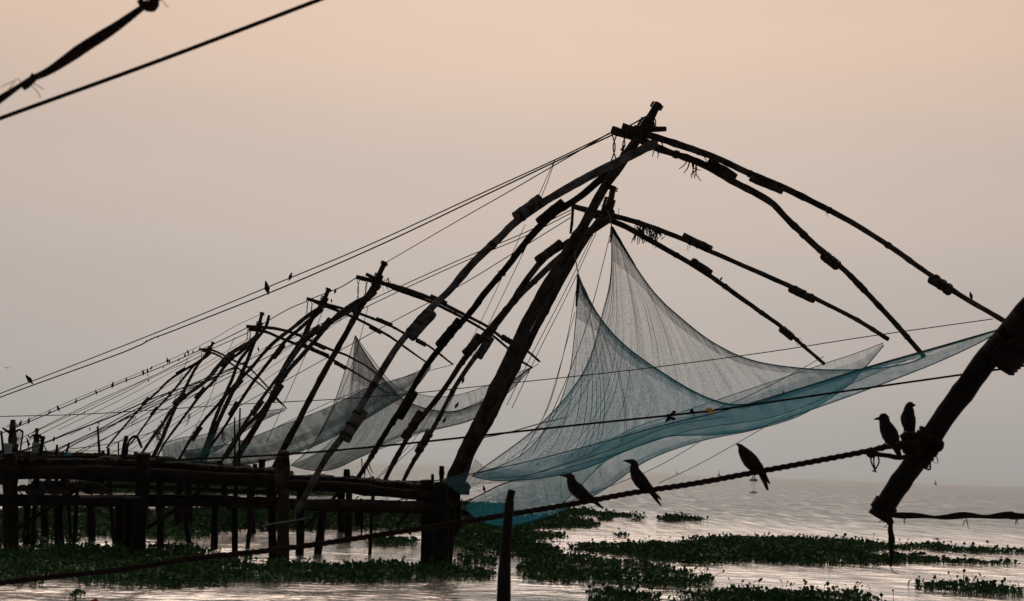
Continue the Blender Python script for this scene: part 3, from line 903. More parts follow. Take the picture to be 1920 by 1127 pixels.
def net(name, label, mat, sheets, seams, nu=120, nv=30, cordmat=None, rim=True, hems=()):
    mb, uvs, grids = MB(), [], []
    for k, (ribs, rip) in enumerate(sheets):
        grids.append(sheet(mb, uvs, loft(ribs, nu, nv), rip, 5 + k, k * 1.37))
    for gi, v0, v1, off in hems:                       # folded hems: a second thickness of netting along an edge
        G = grids[gi]
        a, b = int(v0 * (nv - 1)), int(round(v1 * (nv - 1)))
        H = G[:, a:b + 1] + np.array([0, off, 0])
        i0 = len(mb.v)
        sheet(mb, uvs, H, 0)
        uu = uvs[-1]
        uu[:, 1] = v0 + (v1 - v0) * uu[:, 1]
    o = mesh_obj(name, np.vstack(mb.v), mb.f, mat, None, True, np.vstack(uvs))
    tag(o, label, 'net', 'square lift nets hanging from the rigs')
    for gi, edge, r in (rim or []):
        G = grids[gi]
        line = {'top': G[:, 0], 'bottom': G[:, -1], 'left': G[0], 'right': G[-1]}[edge]
        V, F = tube(line, r, 5)
        mesh_obj('rim_cord', V, F, cordmat or CORD, o)
    for gi, us, v0, v1, r in seams:
        G = grids[gi]
        for u in us:
            i = int(u * (G.shape[0] - 1))
            a, b = int(v0 * (nv - 1)), max(int(v1 * (nv - 1)), int(v0 * (nv - 1)) + 3)
            ln = G[i, a:b + 1]
            if len(ln) < 3: continue
            V, F = tube(catmull(ln, len(ln) * 2), [r * .15, r * .8, r, r * .7, r * .15], 4)
            mesh_obj('gathering_cord', V, F, cordmat or CORD, o)
    return o, grids

def zz(pts, d0, d1):
    n = len(pts)
    return [(x, y, d0 + (d1 - d0) * (k / (n - 1)) ** .7) for k, (x, y) in enumerate(pts)]

def bag_ribs(top, bot, dt, db, belly=0.0):
    out = []
    n = len(top)
    for k, ((x0, y0), (x1, y1)) in enumerate(zip(top, bot)):
        a = k / (n - 1)
        d0 = dt[0] + (dt[1] - dt[0]) * a
        d1 = db[0] + (db[1] - db[0]) * a
        bl = belly * math.sin(math.pi * a)
        out.append([(x0 + (x1 - x0) * t - bl * .6 * math.sin(math.pi * t), y0 + (y1 - y0) * t ** .8 + bl * math.sin(math.pi * t) * .3, d0 + (d1 - d0) * t) for t in (0, .25, .5, .75, 1)])
    return out

DM = 37.2   # belly of the near net, between its two long edges
near_ribs = [
    zz([(1085, 520), (1079, 600), (1066, 704), (1032, 790), (975, 855), (884, 893)], 34.8, 36.6),
    zz([(1086, 524), (1084, 620), (1076, 720), (1052, 810), (1010, 868), (930, 901)], 34.7, 36.7),
    zz([(1093, 540), (1104, 640), (1108, 740), (1096, 820), (1064, 872), (1010, 897)], 34.6, 36.8),
    zz([(1109, 572), (1138, 670), (1150, 760), (1146, 825), (1126, 861), (1095, 879)], 34.4, 36.9),
    zz([(1156, 633), (1184, 710), (1200, 775), (1200, 815), (1190, 832), (1178, 844)], 34.2, 37.0),
    zz([(1224, 687), (1244, 735), (1256, 780), (1260, 805), (1256, 815), (1250, 819)], 34.0, 37.1),
    zz([(1322, 744), (1330, 765), (1336, 785), (1339, 800), (1340, 808), (1340, 815)], 33.7, 37.2),
    zz([(1400, 758), (1406, 772), (1411, 785), (1414, 795), (1416, 800), (1418, 803)], 33.4, 37.2),
    zz([(1510, 726), (1514, 740), (1518, 751), (1521, 759), (1523, 764), (1525, 767)], 33.0, 37.0),
    zz([(1620, 692), (1624, 703), (1628, 713), (1632, 720), (1634, 724), (1636, 727)], 32.6, 36.6),
    zz([(1732, 660), (1736, 668), (1739, 675), (1741, 680), (1743, 683), (1744, 685)], 32.3, 35.5),
    zz([(1820, 635), (1822, 639), (1823, 642), (1824, 645), (1825, 647), (1826, 648)], 32.1, 33.5),
    zz([(1878, 617), (1878, 617.5), (1878, 618), (1878, 618.5), (1878, 619), (1878, 619.5)], 31.9, 32.0)]
far_ribs = [
    zz([(1147, 428), (1145, 515), (1132, 578), (1095, 695), (1012, 796), (884, 893)], 41.5, 36.6),
    zz([(1148, 432), (1150, 520), (1144, 600), (1110, 710), (1045, 810), (930, 901)], 41.5, 36.7),
    zz([(1152, 440), (1164, 540), (1168, 640), (1150, 745), (1100, 830), (1010, 897)], 41.6, 36.8),
    zz([(1165, 458), (1195, 570), (1208, 670), (1200, 765), (1165, 830), (1095, 879)], 41.7, 36.9),
    zz([(1190, 498), (1232, 600), (1255, 700), (1255, 775), (1228, 822), (1178, 844)], 41.8, 37.0),
    zz([(1227, 549), (1270, 640), (1300, 720), (1305, 775), (1286, 805), (1250, 819)], 41.9, 37.1),
    zz([(1268, 589), (1315, 670), (1350, 735), (1365, 780), (1360, 805), (1340, 815)], 42.0, 37.2),
    zz([(1338, 643), (1380, 700), (1410, 750), (1425, 782), (1424, 798), (1418, 803)], 42.0, 37.2),
    zz([(1419, 678), (1460, 715), (1490, 742), (1510, 758), (1520, 765), (1525, 767)], 42.0, 37.0),
    zz([(1537, 693), (1570, 710), (1595, 718), (1615, 724), (1628, 727), (1636, 727)], 42.0, 36.6),
    zz([(1640, 691), (1672, 692), (1700, 691), (1722, 688), (1736, 686), (1744, 685)], 42.0, 35.5),
    zz([(1703, 681), (1735, 675), (1765, 668), (1795, 659), (1812, 652), (1826, 648)], 42.0, 33.5),
    zz([(1734, 668), (1765, 657), (1795, 646), (1830, 634), (1858, 625), (1878, 619.5)], 42.0, 32.0)]
rs = np.random.default_rng(3)
net1, g1 = net('lift_net', 'large blue net hung in two tall peaks beside the tallest mast', NETBLUE,
    [(far_ribs, .05), (near_ribs, .05),
     (bag_ribs([(1040, 858), (1116, 835), (1249, 798), (1400, 760), (1510, 727), (1620, 693), (1740, 660)], [(1060, 878), (1140, 856), (1290, 808), (1430, 786), (1520, 757), (1600, 718), (1700, 676)], (34.6, 33.2), (35.6, 34.2), 3), .04),
     (bag_ribs([(905, 890), (988, 868), (1060, 850), (1130, 825), (1240, 792), (1330, 770)], [(915, 897), (985, 892), (1070, 868), (1150, 842), (1255, 800), (1360, 782)], (35.2, 34.4), (35.6, 35.0), 2), .04)],
    [(0, np.sort(rs.uniform(.0, .16, 6)), .08, .5, .007), (0, np.sort(rs.uniform(.2, .42, 5)), .10, .6, .007), (1, np.sort(rs.uniform(0.0, .3, 11)), .25, .95, .008),
     (1, np.sort(rs.uniform(.14, .36, 5)), .08, .45, .007), (0, np.sort(rs.uniform(0, .22, 8)), .4, .95, .008)],
    nu=170, nv=36, cordmat=BLUECORD,
    rim=[(0, 'top', .020), (1, 'top', .018), (0, 'left', .014), (1, 'left', .011), (1, 'bottom', .014), (2, 'bottom', .009), (3, 'bottom', .009)],
    hems=[(1, 0, .09, -.06), (1, 0, .05, .06), (0, 0, .07, -.06), (0, 0, .14, .05), (1, .90, 1, -.08), (1, .02, .16, .09)])
# the dense, tied-up tips of the peaks
for x, y, d, pts in ((1085, 520, 34.8, [(1084, 515), (1083, 545), (1080, 575)]), (1147, 428, 41.5, [(1147, 424), (1146, 446), (1143, 456)]),
                     (1085, 520, 34.8, [(1084, 517), (1100, 556), (1122, 592)]), (1148, 428, 41.5, [(1148, 426), (1166, 458), (1192, 500)])):
    p3 = path3(pts, (d, d))
    V, F = tube(catmull(p3, 10), [.035, .045, .015], 7, .12)
    mesh_obj('tied_bunch', V, F, CORD, net1)

bag_top = [(870, 950), (893, 932), (945, 906), (1020, 882), (1100, 852), (1180, 806), (1280, 772), (1380, 738), (1470, 708), (1545, 682), (1600, 664), (1656, 643)]
bag_bot = [(874, 956), (903, 979), (958, 987), (1042, 962), (1128, 921), (1215, 863), (1314, 827), (1410, 807), (1498, 780), (1579, 732), (1618, 694), (1657, 648)]
net('lift_net', 'pale blue net sagging low behind the crows, bag over water at mast foot', NETTEAL,
    [(bag_ribs(bag_top, bag_bot, (50, 52), (47.5, 47.5)), .06), (bag_ribs([(x + 14, y + 10) for x, y in bag_top[:-1]] + [bag_top[-1]], bag_bot, (45, 44), (47.5, 47.5), 10), .05),
     (bag_ribs([(872, 950), (900, 930), (960, 905), (1040, 885), (1110, 860), (1185, 836)], [(880, 960), (905, 979), (950, 986), (1020, 968), (1069, 930), (1140, 856)], (45.5, 44), (46.8, 46.0), 4), .04)],
    [(0, [.12, .2, .27], .05, .8, .008), (1, [.1, .17, .3, .38], .1, .8, .008)], nu=110, nv=20, cordmat=BLUECORD,
    rim=[(0, 'top', .014), (1, 'bottom', .016), (2, 'bottom', .014)], hems=[(1, .8, 1, -.06)])

n3 = [
    zz([(666, 630), (656, 720), (642, 790), (604, 842), (545, 873)], 69, 67),
    zz([(668, 634), (671, 720), (662, 800), (632, 850), (585, 882)], 69, 67),
    zz([(686, 665), (702, 740), (698, 800), (672, 842), (628, 879)], 69, 67),
    zz([(722, 714), (742, 760), (738, 800), (716, 826), (684, 852)], 69, 67),
    zz([(765, 754), (776, 780), (772, 800), (762, 811), (748, 819)], 69, 67),
    zz([(837, 772), (842, 785), (840, 795), (836, 799), (832, 802)], 69, 67),
    zz([(896, 757), (899, 768), (898, 776), (896, 780), (894, 783)], 69, 67),
    zz([(950, 722), (951, 730), (951, 735), (950, 738), (949, 740)], 69.5, 67.5),
    zz([(994, 690), (994, 691), (994, 692), (994, 693), (994, 694)], 70, 70)]
n3f = [
    zz([(666, 629), (645, 700), (620, 770), (585, 835), (545, 873)], 71, 67),
    zz([(690, 662), (690, 725), (680, 790), (640, 845), (585, 882)], 71, 67),
    zz([(740, 722), (745, 760), (735, 800), (690, 845), (628, 879)], 71, 67),
    zz([(800, 742), (805, 770), (790, 800), (745, 830), (684, 852)], 71, 67),
    zz([(850, 742), (855, 765), (845, 790), (800, 808), (748, 819)], 71, 67),
    zz([(900, 728), (905, 750), (895, 770), (865, 790), (832, 802)], 71, 67),
    zz([(940, 712), (942, 730), (935, 750), (915, 770), (894, 783)], 71, 67),
    zz([(970, 699), (971, 708), (968, 718), (960, 730), (949, 740)], 70.5, 67.5),
    zz([(994, 690), (994, 691), (994, 692), (994, 693), (994, 694)], 70, 70)]
net('lift_net', 'grey green net with one thin peak hanging under the third rig', NETGREY, [(n3f, .05), (n3, .06)],
    [(1, [.05, .14, .24], .03, .6, .010), (0, [.05, .2], .05, .6, .010)], nu=90, nv=24,
    rim=[(1, 'top', .028), (0, 'left', .02), (1, 'bottom', .018), (0, 'top', .016)],
    hems=[(1, 0, .12, -.06), (1, 0, .3, .05), (1, .8, 1, -.06)])
t4 = [(340, 846), (400, 838), (455, 826), (530, 797), (610, 766), (690, 728), (760, 706), (808, 685)]
b4 = [(350, 864), (415, 872), (480, 868), (560, 848), (640, 812), (715, 768), (775, 730), (808, 689)]
m4 = [(340, 848), (405, 850), (470, 842), (545, 822), (630, 786), (705, 746), (768, 716), (808, 687)]
net('lift_net', 'darker teal net stretched in long folded bands below the fourth rig', NETDARK,
    [(bag_ribs(t4, b4, (80, 83), (78, 80)), .08), (bag_ribs(m4, b4, (76, 80), (78, 80), 12), .08), (bag_ribs(t4, m4, (79, 81), (76, 79), 8), .05)],
    [], nu=80, nv=16, rim=[(0, 'top', .02), (1, 'bottom', .022)], hems=[(1, 0, .4, -.06), (1, .75, 1, -.06)])
t5 = [(300, 834), (341, 821), (386, 814), (440, 791), (490, 773), (534, 766)]
b5 = [(306, 858), (350, 862), (400, 848), (445, 818), (488, 791), (535, 769)]
net('lift_net', 'small dull net low among the far left masts', NETDARK,
    [(bag_ribs(t5, b5, (94, 96), (92, 93)), .08), (bag_ribs([(x, y + 5) for x, y in t5], b5, (90, 92), (92, 93), 6), .08)],
    [], nu=50, nv=12, rim=[(0, 'top', .025), (1, 'bottom', .025)])

# gathered hem of the blue net tied to the mast foot
gm = [zz([(890, 858), (880, 880), (852, 893), (826, 899)], 36.5, 35.3), zz([(893, 862), (886, 885), (874, 908), (868, 928)], 36.5, 35.5),
      zz([(900, 868), (905, 885), (900, 900), (888, 912)], 36.5, 36.2), zz([(915, 878), (925, 890), (930, 899), (925, 907)], 36.6, 36.7),
      zz([(950, 888), (960, 894), (970, 900), (975, 904)], 36.6, 36.8), zz([(1000, 890), (1008, 894), (1015, 898), (1020, 901)], 36.7, 36.9)]
mb, uvs = MB(), []
sheet(mb, uvs, loft(gm, 40, 14), .05, 9)
gh = mesh_obj('gathered_hem', np.vstack(mb.v), mb.f, NETHEM, net1, True, np.vstack(uvs))

# ------------------------------------------------------------------ ropes
def rope(name, label, pts, ds, w_px, mat=ROPE, cat='rope', step=.5, lobes=0, pitch=.2, lobe=.2, sides=6, group=None, wd=None):
    p3 = path3(pts, ds)
    n = max(8, int(arclen(p3) / step))
    p = catmull(p3, n)
    dm = float(np.mean(ds))
    rad = [m_of(w, dm) / 2 for w in w_px] if np.ndim(w_px) else m_of(w_px, dm) / 2
    V, F = tube(p, rad, sides, 0.0, lobes, pitch, lobe)
    return tag(mesh_obj(name, V, F, mat), label, cat, group)

UP = [(-330, 866), (0, 738), (260, 637), (520, 531), (690, 460), (880, 373), (1040, 300), (1144, 250)]
LO = [(-330, 870), (0, 745), (230, 661), (285, 635), (310, 626), (520, 543), (711, 460), (880, 380), (1040, 304), (1146, 254)]
rope('stay_rope', 'upper of the two long stay ropes running from the tallest apex to left edge', UP, (56, 37), 2.0, group='stay ropes')
rope('stay_rope', 'lower of the two long stay ropes from tallest apex, knotted at left', LO, (54, 37), 2.4, group='stay ropes')
rope('stay_rope', 'short rope linking the tallest mast tip to its arm end', [(1212, 218), (1180, 236), (1146, 254)], (37, 37), 3, step=.2)
rope('stay_rope', 'rope from the tallest apex straight to the third mast tip', [(724, 492), (860, 413), (960, 356), (1060, 298), (1142, 250)], (67, 37), 1.8)
rope('stay_rope', 'twin dropper ropes hanging from the knot on the long stays, left strand', [(1039, 302), (1022, 340), (1008, 372)], (39, 37.5), 1.5)
rope('stay_rope', 'twin dropper ropes hanging from the knot on the long stays, right strand', [(1040, 302), (1027, 340), (1013, 374)], (39, 37.3), 1.5)
rope('stay_rope', 'upper of two fine ropes from the second rig crossbar down leftwards', [(1070, 394), (980, 438), (860, 488), (690, 565), (520, 648), (340, 738), (60, 862)], (48, 62), 1.6)
rope('stay_rope', 'lower of two fine ropes from the second rig crossbar down leftwards', [(1070, 400), (980, 445), (860, 495), (690, 574), (520, 660), (360, 742), (110, 864)], (48, 60), 1.6)
rope('stay_rope', 'lone fine rope crossing the left arms of the two nearest rigs', [(1070, 408), (960, 476), (860, 537), (720, 612), (560, 700), (430, 772)], (48, 62), 1.5)
rope('stay_rope', 'rope from the third crossbar to the fourth mast tip', [(668, 521), (640, 538), (618, 547), (576, 563)], (67, 79), 1.8)
rope('stay_rope', 'rope from fourth crossbar sagging past the fifth mast tops', [(575, 565), (540, 580), (505, 600), (462, 625), (395, 655)], (79, 93), 1.6)
rope('stay_rope', 'main far stay from the fifth crossbar, dotted with birds', [(464, 614), (420, 636), (374, 657), (300, 689), (211, 724), (143, 753), (85, 778), (38, 798), (-40, 830)], (93, 84), 2.0)
rope('stay_rope', 'far stay just above the bird-dotted one', [(492, 588), (440, 612), (395, 638), (320, 674), (211, 720), (120, 757), (30, 798)], (93, 85), 1.1)
rope('stay_rope', 'far stay just under the bird-dotted one', [(398, 648), (330, 684), (262, 716), (170, 757), (84, 799), (20, 832)], (119, 95), 1.2)
rope('stay_rope', 'second far stay under the bird-dotted one', [(378, 668), (300, 701), (230, 738), (150, 777), (45, 830), (-20, 862)], (119, 95), 1.2)
rope('stay_rope', 'heavier far rope falling from the masts to the tilted post', [(440, 690), (378, 716), (300, 742), (210, 781), (140, 808), (95, 826), (40, 846)], (79, 58), 2.6)
rope('stay_rope', 'upper of the pair of ropes passing over the thin rope pole', [(460, 680), (340, 728), (250, 770), (184, 806), (130, 832), (90, 856)], (79, 58), 1.9)
rope('stay_rope', 'lower of the pair of ropes passing over the thin rope pole', [(440, 696), (330, 738), (250, 775), (186, 811), (140, 833), (102, 858)], (80, 58), 1.9)
rope('stay_rope', 'faint rope falling to the right foot of the rope pole', [(400, 700), (300, 760), (205, 818), (150, 850)], (93, 66), 1.2)
rope('stay_rope', 'faint rope falling between the hoop and the farthest arms', [(430, 730), (330, 784), (250, 830), (180, 862)], (93, 66), 1.0)
rope('stay_rope', 'slack line tied from rope pole level across left clutter', [(130, 842), (165, 838), (205, 832), (260, 818), (300, 806)], (62, 70), 1.4)
rope('stay_rope', 'fine low line crossing behind the bollards', [(60, 845), (130, 846), (215, 845), (300, 850)], (70, 70), 1.0)
for k, (a, b) in enumerate([((400, 648), (60, 812)), ((396, 655), (110, 806)), ((470, 632), (130, 816)), ((462, 640), (170, 824)), ((500, 650), (205, 838)), ((560, 640), (240, 846)), ((590, 650), (280, 850)), ((350, 700), (20, 858)), ((420, 690), (65, 862)), ((640, 600), (330, 800))]):
    mx_, my_ = (a[0] + b[0]) / 2, (a[1] + b[1]) / 2 + 3 + 2 * (k % 3)
    rope('far_line', 'faint hair-thin line, %s of ten fanning from the far rigs to the left deck' % ['first', 'second', 'third', 'fourth', 'fifth', 'sixth', 'seventh', 'eighth', 'ninth', 'tenth'][k], [a, (mx_, my_), b], (95 - k, 72), .9, group='faint lines fanning to the left deck')
# halyards between rigs and nets
rope('halyard', 'short line holding up the nearer net peak', [(1078, 462), (1080, 490), (1085, 518)], (40, 34.8), 2, step=.2)
rope('halyard', 'short line holding up the taller net peak', [(1140, 396), (1145, 412), (1147, 428)], (47, 41.5), 2, step=.2)
rope('halyard', 'long line dropping from taller peak through the gap to lower left', [(1144, 440), (1118, 545), (1090, 640), (1050, 740), (1000, 850)], (42, 40), 1.6)
rope('halyard', 'left of two long lines beside the big mast dropping to deck', [(1112, 440), (1060, 545), (1000, 660), (950, 760)], (45, 42), 1.3)
rope('halyard', 'right of two long lines beside the big mast dropping to deck', [(1118, 436), (1066, 548), (1012, 655), (960, 765)], (45, 42), 1.3)
rope('halyard', 'line falling left of the nearer peak to the hem', [(1080, 545), (1062, 640), (1030, 760), (985, 840)], (36, 36), 1.3)
rope('halyard', 'second line falling left of the nearer peak to the hem', [(1078, 585), (1052, 680), (1020, 780), (975, 855)], (36, 36.4), 1.3)
rope('halyard', 'thin line between second rig arms, left of big mast', [(1002, 430), (930, 580), (870, 700), (815, 800), (705, 900)], (44, 44), 1.4)
rope('halyard', 'thin paired line between second rig arms, left of big mast', [(985, 420), (918, 570), (850, 700), (780, 820), (698, 904)], (44, 44), 1.2)
rope('halyard', 'line falling from the third rig past its net peak', [(690, 575), (668, 660), (640, 735), (600, 815)], (67, 67), 1.2)
rope('halyard', 'line falling from the fourth rig between its arms', [(612, 565), (575, 660), (540, 740), (500, 830)], (79, 79), 1.2)
rope('halyard', 'line falling from fifth rig between its arms', [(440, 632), (415, 690), (385, 765), (345, 840)], (93, 93), 1.0)
rope('halyard', 'faint line falling from sixth rig', [(352, 672), (335, 720), (318, 790), (300, 850)], (119, 119), 1.0)
rope('tow_line', 'fine line from the crossbar tip of the third rig to the far net corner', [(848, 775), (900, 752), (950, 720), (1010, 682)], (66, 64), 1.2)
rope('tow_line', 'fine line rising to the fourth arm tip', [(520, 800), (640, 745), (740, 712), (848, 684)], (78, 75), 1.2)
rope('edge_line', 'fine line from the nearest arm tip slanting to a second arm tip', [(1545, 668), (1480, 704), (1400, 744), (1330, 772)], (52, 40), 1.4)
rope('edge_line', 'fine line along the pale net edge to the far arm tip', [(1732, 668), (1640, 690), (1560, 715), (1470, 745), (1390, 766)], (42, 38), 1.5)
rope('edge_line', 'fine line slanting to the water left of third crow', [(1468, 781), (1380, 832), (1300, 876), (1235, 906)], (44, 40), 1.2)
rope('edge_line', 'fine line slanting to the water between second and third crow', [(1314, 827), (1260, 860), (1200, 890), (1080, 935)], (46, 43), 1.2)
rope('haul_line', 'dark cord along the front of the blue net from the mast foot to arm tip', [(800, 912), (860, 894), (988, 866), (1116, 833), (1249, 796), (1326, 778), (1400, 758), (1510, 725), (1620, 690), (1732, 658), (1878, 616)], (36, 35, 34.4, 33.4, 31.9), 2.2)
rope('haul_line', 'thin cord with knot running from the mast to the net hem', [(902, 821), (950, 812), (1013, 794), (1060, 783)], (36.4, 36.8), 2.2)
rope('haul_line', 'cord dropping from low net bag up toward the deck', [(815, 960), (888, 934), (945, 907), (1010, 890)], (37, 44), 2.0)
rope('span_line', 'very long thin line stretched level across whole scene to the arm tip', [(-300, 789), (0, 781), (150, 777), (300, 768), (450, 758), (700, 744), (960, 718), (1200, 692), (1440, 660), (1620, 632), (1862, 598)], (38, 34, 32), 1.8)
rope('span_line', 'taut dark rope crossing low from left edge to right edge behind pole', [(-200, 882), (0, 876), (130, 872), (300, 864), (520, 853), (700, 838), (900, 817), (1100, 795), (1255, 779), (1335, 770), (1560, 737), (1800, 703), (1960, 680), (2200, 642), (3400, 430)], (17, 17), 4.4, mat=FROPE)
for (x, y, rr_, lb, mt) in ((1257, 779, 7, 'dark rope knot on the taut low rope in front of blue net', FROPE), (1297, 773, 4.5, 'small dark knot between the big knot and the yellow tuft', FROPE), (1335, 770, 6, 'yellow fibre tuft tied on the taut low rope', YELLOW)):
    mb = MB()
    c = P(x, y, 17)
    for k in range(7):
        a = c + rng.normal(size=3) * m_of(rr_, 17) * np.array([.55, .3, .3])
        mb.add(*tube(catmull([a, a + rng.normal(size=3) * m_of(rr_, 17) * .35, a + rng.normal(size=3) * m_of(rr_, 17) * .45], 6), [m_of(rr_, 17) * .25, m_of(rr_, 17) * .5, m_of(rr_, 17) * .25], 7, .12))
    frayed(mb, c, m_of(9, 17), 5, m_of(3, 17), .004)
    tag(mb.build('rope_knot', mt), lb, 'knot')
rope('low_line', 'thin pale cord under the near pier sloping to the tall pale post', [(-50, 1000), (120, 992), (300, 974), (430, 960), (540, 940)], (36, 35.8), 1.6, mat=ROPE)
rope('low_line', 'thin yellowish cord sloping from tall post to the mast foot', [(430, 994), (530, 982), (640, 962), (720, 945), (800, 925)], (35.6, 35.9), 1.6, mat=ROPE)
rope('low_line', 'short pale blue rope end tied around the tall post', [(490, 987), (510, 982), (545, 977), (572, 972)], (35.3, 35.3), 3, mat=PALEBLUE, step=.1)
rope('low_line', 'thin dark line from the mast foot to the nearest pier stakes', [(770, 916), (800, 905), (850, 895)], (36.3, 36.3), 2.4)

# ------------------------------------------------------------------ foreground: heavy rope, post, diagonal pole
DF = 10.8
ROPEPTS = [(-300, 1138), (0, 1093), (228, 1068), (358, 1048), (480, 1035), (605, 1019), (730, 1000), (842, 983), (940, 967), (1073, 945), (1187, 924), (1300, 907), (1403, 888), (1506, 869), (1626, 846), (1680, 834), (1720, 826)]
rope('heavy_rope', 'thick twisted rope that the crows perch on, sloping across the foreground', ROPEPTS, (11.2, 10.6), 10.0, mat=FROPE, step=.012, lobes=3, pitch=.060, lobe=.16, sides=12)
fp = stake('foreground_post', 'blurred pointed dark post standing before the thick rope', 'post', [(943, 1420), (944, 1127), (947, 1050), (952, 980), (956, 935), (960, 919)], 8.6, 47, 14, rough=.05, step=.05)

pole_root = empty('slanting_pole', P(1650, 965, 10.2), 'huge black slanting pole at the right, cut end hanging over water', 'pole')
pole('log', path3([(1646, 972), (1690, 904), (1735, 836), (1790, 757), (1865, 660), (1940, 567), (2300, 120), (3300, -1120)], (10.2, 10.0, 8.6)), m_of(39, 10.2), m_of(62, 10.2), DARKW, pole_root, rough=.03, sides=14, step=.06, wob=.03)
pole('log', path3([(1880, 688), (1903, 662), (1945, 620), (2010, 552), (2120, 430)], (10.0, 9.7)), m_of(44, 10), m_of(56, 10), DARKW, pole_root, rough=.05, sides=14, step=.05, wob=.05)
# knob end of the second log
mb = MB()
ax = path3([(1878, 682), (1905, 655)], (10.0, 9.95)); ax = ax[1] - ax[0]
ring_wraps(mb, P(1884, 664, 10.05), ax, m_of(36, 10), 5, .030, .014)
ring_wraps(mb, P(1922, 626, 9.95), ax, m_of(42, 10), 4, .030, .014)
frayed(mb, P(1836, 704, 10), .12, 3, .012, .005)
mb.build('lashing', FROPE, pole_root)
mb = MB()
pd = path3([(1690, 905), (1735, 835)], (10.2, 10.15)); pd = pd[1] - pd[0]
ring_wraps(mb, P(1737, 832, 10.15), pd, m_of(23, 10.2), 5, .034, .019)
ring_wraps(mb, P(1725, 850, 10.15), pd, m_of(22.5, 10.2), 4, .032, .018)
# knot mass either side, the loops and the frayed ends
for (pts, w) in (([(1690, 822), (1705, 817), (1725, 818), (1748, 822), (1762, 830)], 15), ([(1680, 838), (1700, 834), (1725, 832)], 16),
                 ([(1742, 816), (1752, 822), (1763, 828), (1762, 840), (1750, 848), (1738, 850)], 11), ([(1722, 824), (1724, 812), (1730, 811), (1733, 820)], 9),
                 ([(1626, 848), (1655, 853), (1690, 858), (1712, 852)], 9), ([(1624, 844), (1632, 854), (1642, 850), (1632, 842)], 9),
                 ([(1738, 852), (1744, 872), (1743, 880), (1734, 878), (1726, 870)], 3.5), ([(1696, 842), (1712, 846), (1730, 842)], 18)):
    p3 = path3(pts, (10.1, 10.0))
    mb.add(*tube(catmull(p3, 40), m_of(w, 10.1) / 2, 9, .04, 3, .12, .14))
for pts in ([(1632, 855), (1634, 868), (1640, 880), (1641, 884)], [(1645, 852), (1648, 866), (1641, 880), (1636, 884)], [(1640, 854), (1638, 866), (1642, 886)]):
    mb.add(*tube(catmull(path3(pts, (10.1, 10.1)), 14), .006, 5))
frayed(mb, P(1752, 845, 10), .07, 6, .02, .005)
mb.build('rope_knot', FROPE, pole_root)
mb = MB()
ring_wraps(mb, P(1657, 952, 10.2), pd, m_of(21, 10.2), 4, .022, .012)
frayed(mb, P(1662, 968, 10.1), .12, 10, .012, .006)
mb.build('lashing', FROPE, pole_root)
level_rope = rope('heavy_rope', 'twisted thick rope running level from the slanting pole end to right edge', [(1655, 962), (1680, 966), (1720, 967), (1765, 970), (1810, 966), (1850, 969), (1890, 966), (1930, 968), (2150, 960)], (10.1, 10.0), (10, 11, 7, 12, 8, 14, 8, 12, 7, 12, 9), mat=FROPE, step=.02, lobes=2, pitch=.35, lobe=.18, sides=10)
rope('hanging_rope', 'rope end hanging straight down from the slanting pole tip', [(1667, 962), (1670, 990), (1671, 1015), (1671, 1040), (1670, 1062)], (10.0, 10.0), (10, 9, 13, 9, 5), mat=FROPE, step=.02, lobes=3, pitch=.12)
rope('hanging_rope', 'thin frayed thread below the hanging rope end', [(1669, 1060), (1673, 1070), (1682, 1076)], (10, 10), 1.8, mat=ROPE, step=.02)
mb = MB()
frayed(mb, P(1700, 970, 10.05), .06, 2, .006, .004); frayed(mb, P(1812, 972, 10.05), .07, 2, .006, .004); frayed(mb, P(1906, 971, 10.0), .05, 2, .006, .004)
tag(mb.build('loose_threads', ROPE, level_rope), kind='stuff')

# two out-of-focus ropes overhead
o = rope('overhead_rope', 'thick blurred rope with knots crossing the upper left corner', [(-260, 350), (-80, 240), (0, 186), (50, 153), (95, 131), (160, 87), (215, 52), (262, 18), (285, 3), (360, -42), (560, -170)], (4.2, 4.0), (17, 17, 18, 19, 18, 16, 9, 15, 22, 21, 15, 8, 9, 14, 9, 10, 10), mat=FROPE, step=.01, sides=10)
mb = MB()
for pts, w in (([(262, 0), (270, 12), (284, 16), (292, 6), (282, -6), (268, -8)], 13), ([(272, 4), (284, 8), (296, -4), (310, -14)], 12), ([(42, 164), (58, 152), (66, 140)], 14)):
    mb = MB()
    mb.add(*tube(catmull(path3(pts, (4.0, 4.0)), 24), m_of(w, 4) / 2, 9, .05))
    mb.build('knot', FROPE, o)
mb = MB()
for pts in ([(40, 155), (32, 148), (22, 160), (14, 172)], [(58, 160), (70, 172), (76, 184)], [(62, 156), (76, 164), (82, 168)], [(25, 152), (12, 158), (2, 164)], [(300, -4), (308, 6), (316, 14)]):
    mb.add(*tube(catmull(path3(pts, (3.9, 3.9)), 10), .0012, 4))
tag(mb.build('loose_fibres', YELLOW, o), kind='stuff')
rope('overhead_rope', 'thinner blurred straight rope below the thick one at upper left', [(-200, 296), (0, 222), (300, 113), (600, -1), (800, -78)], (4.6, 4.4), 8, mat=FROPE, step=.05, sides=9)

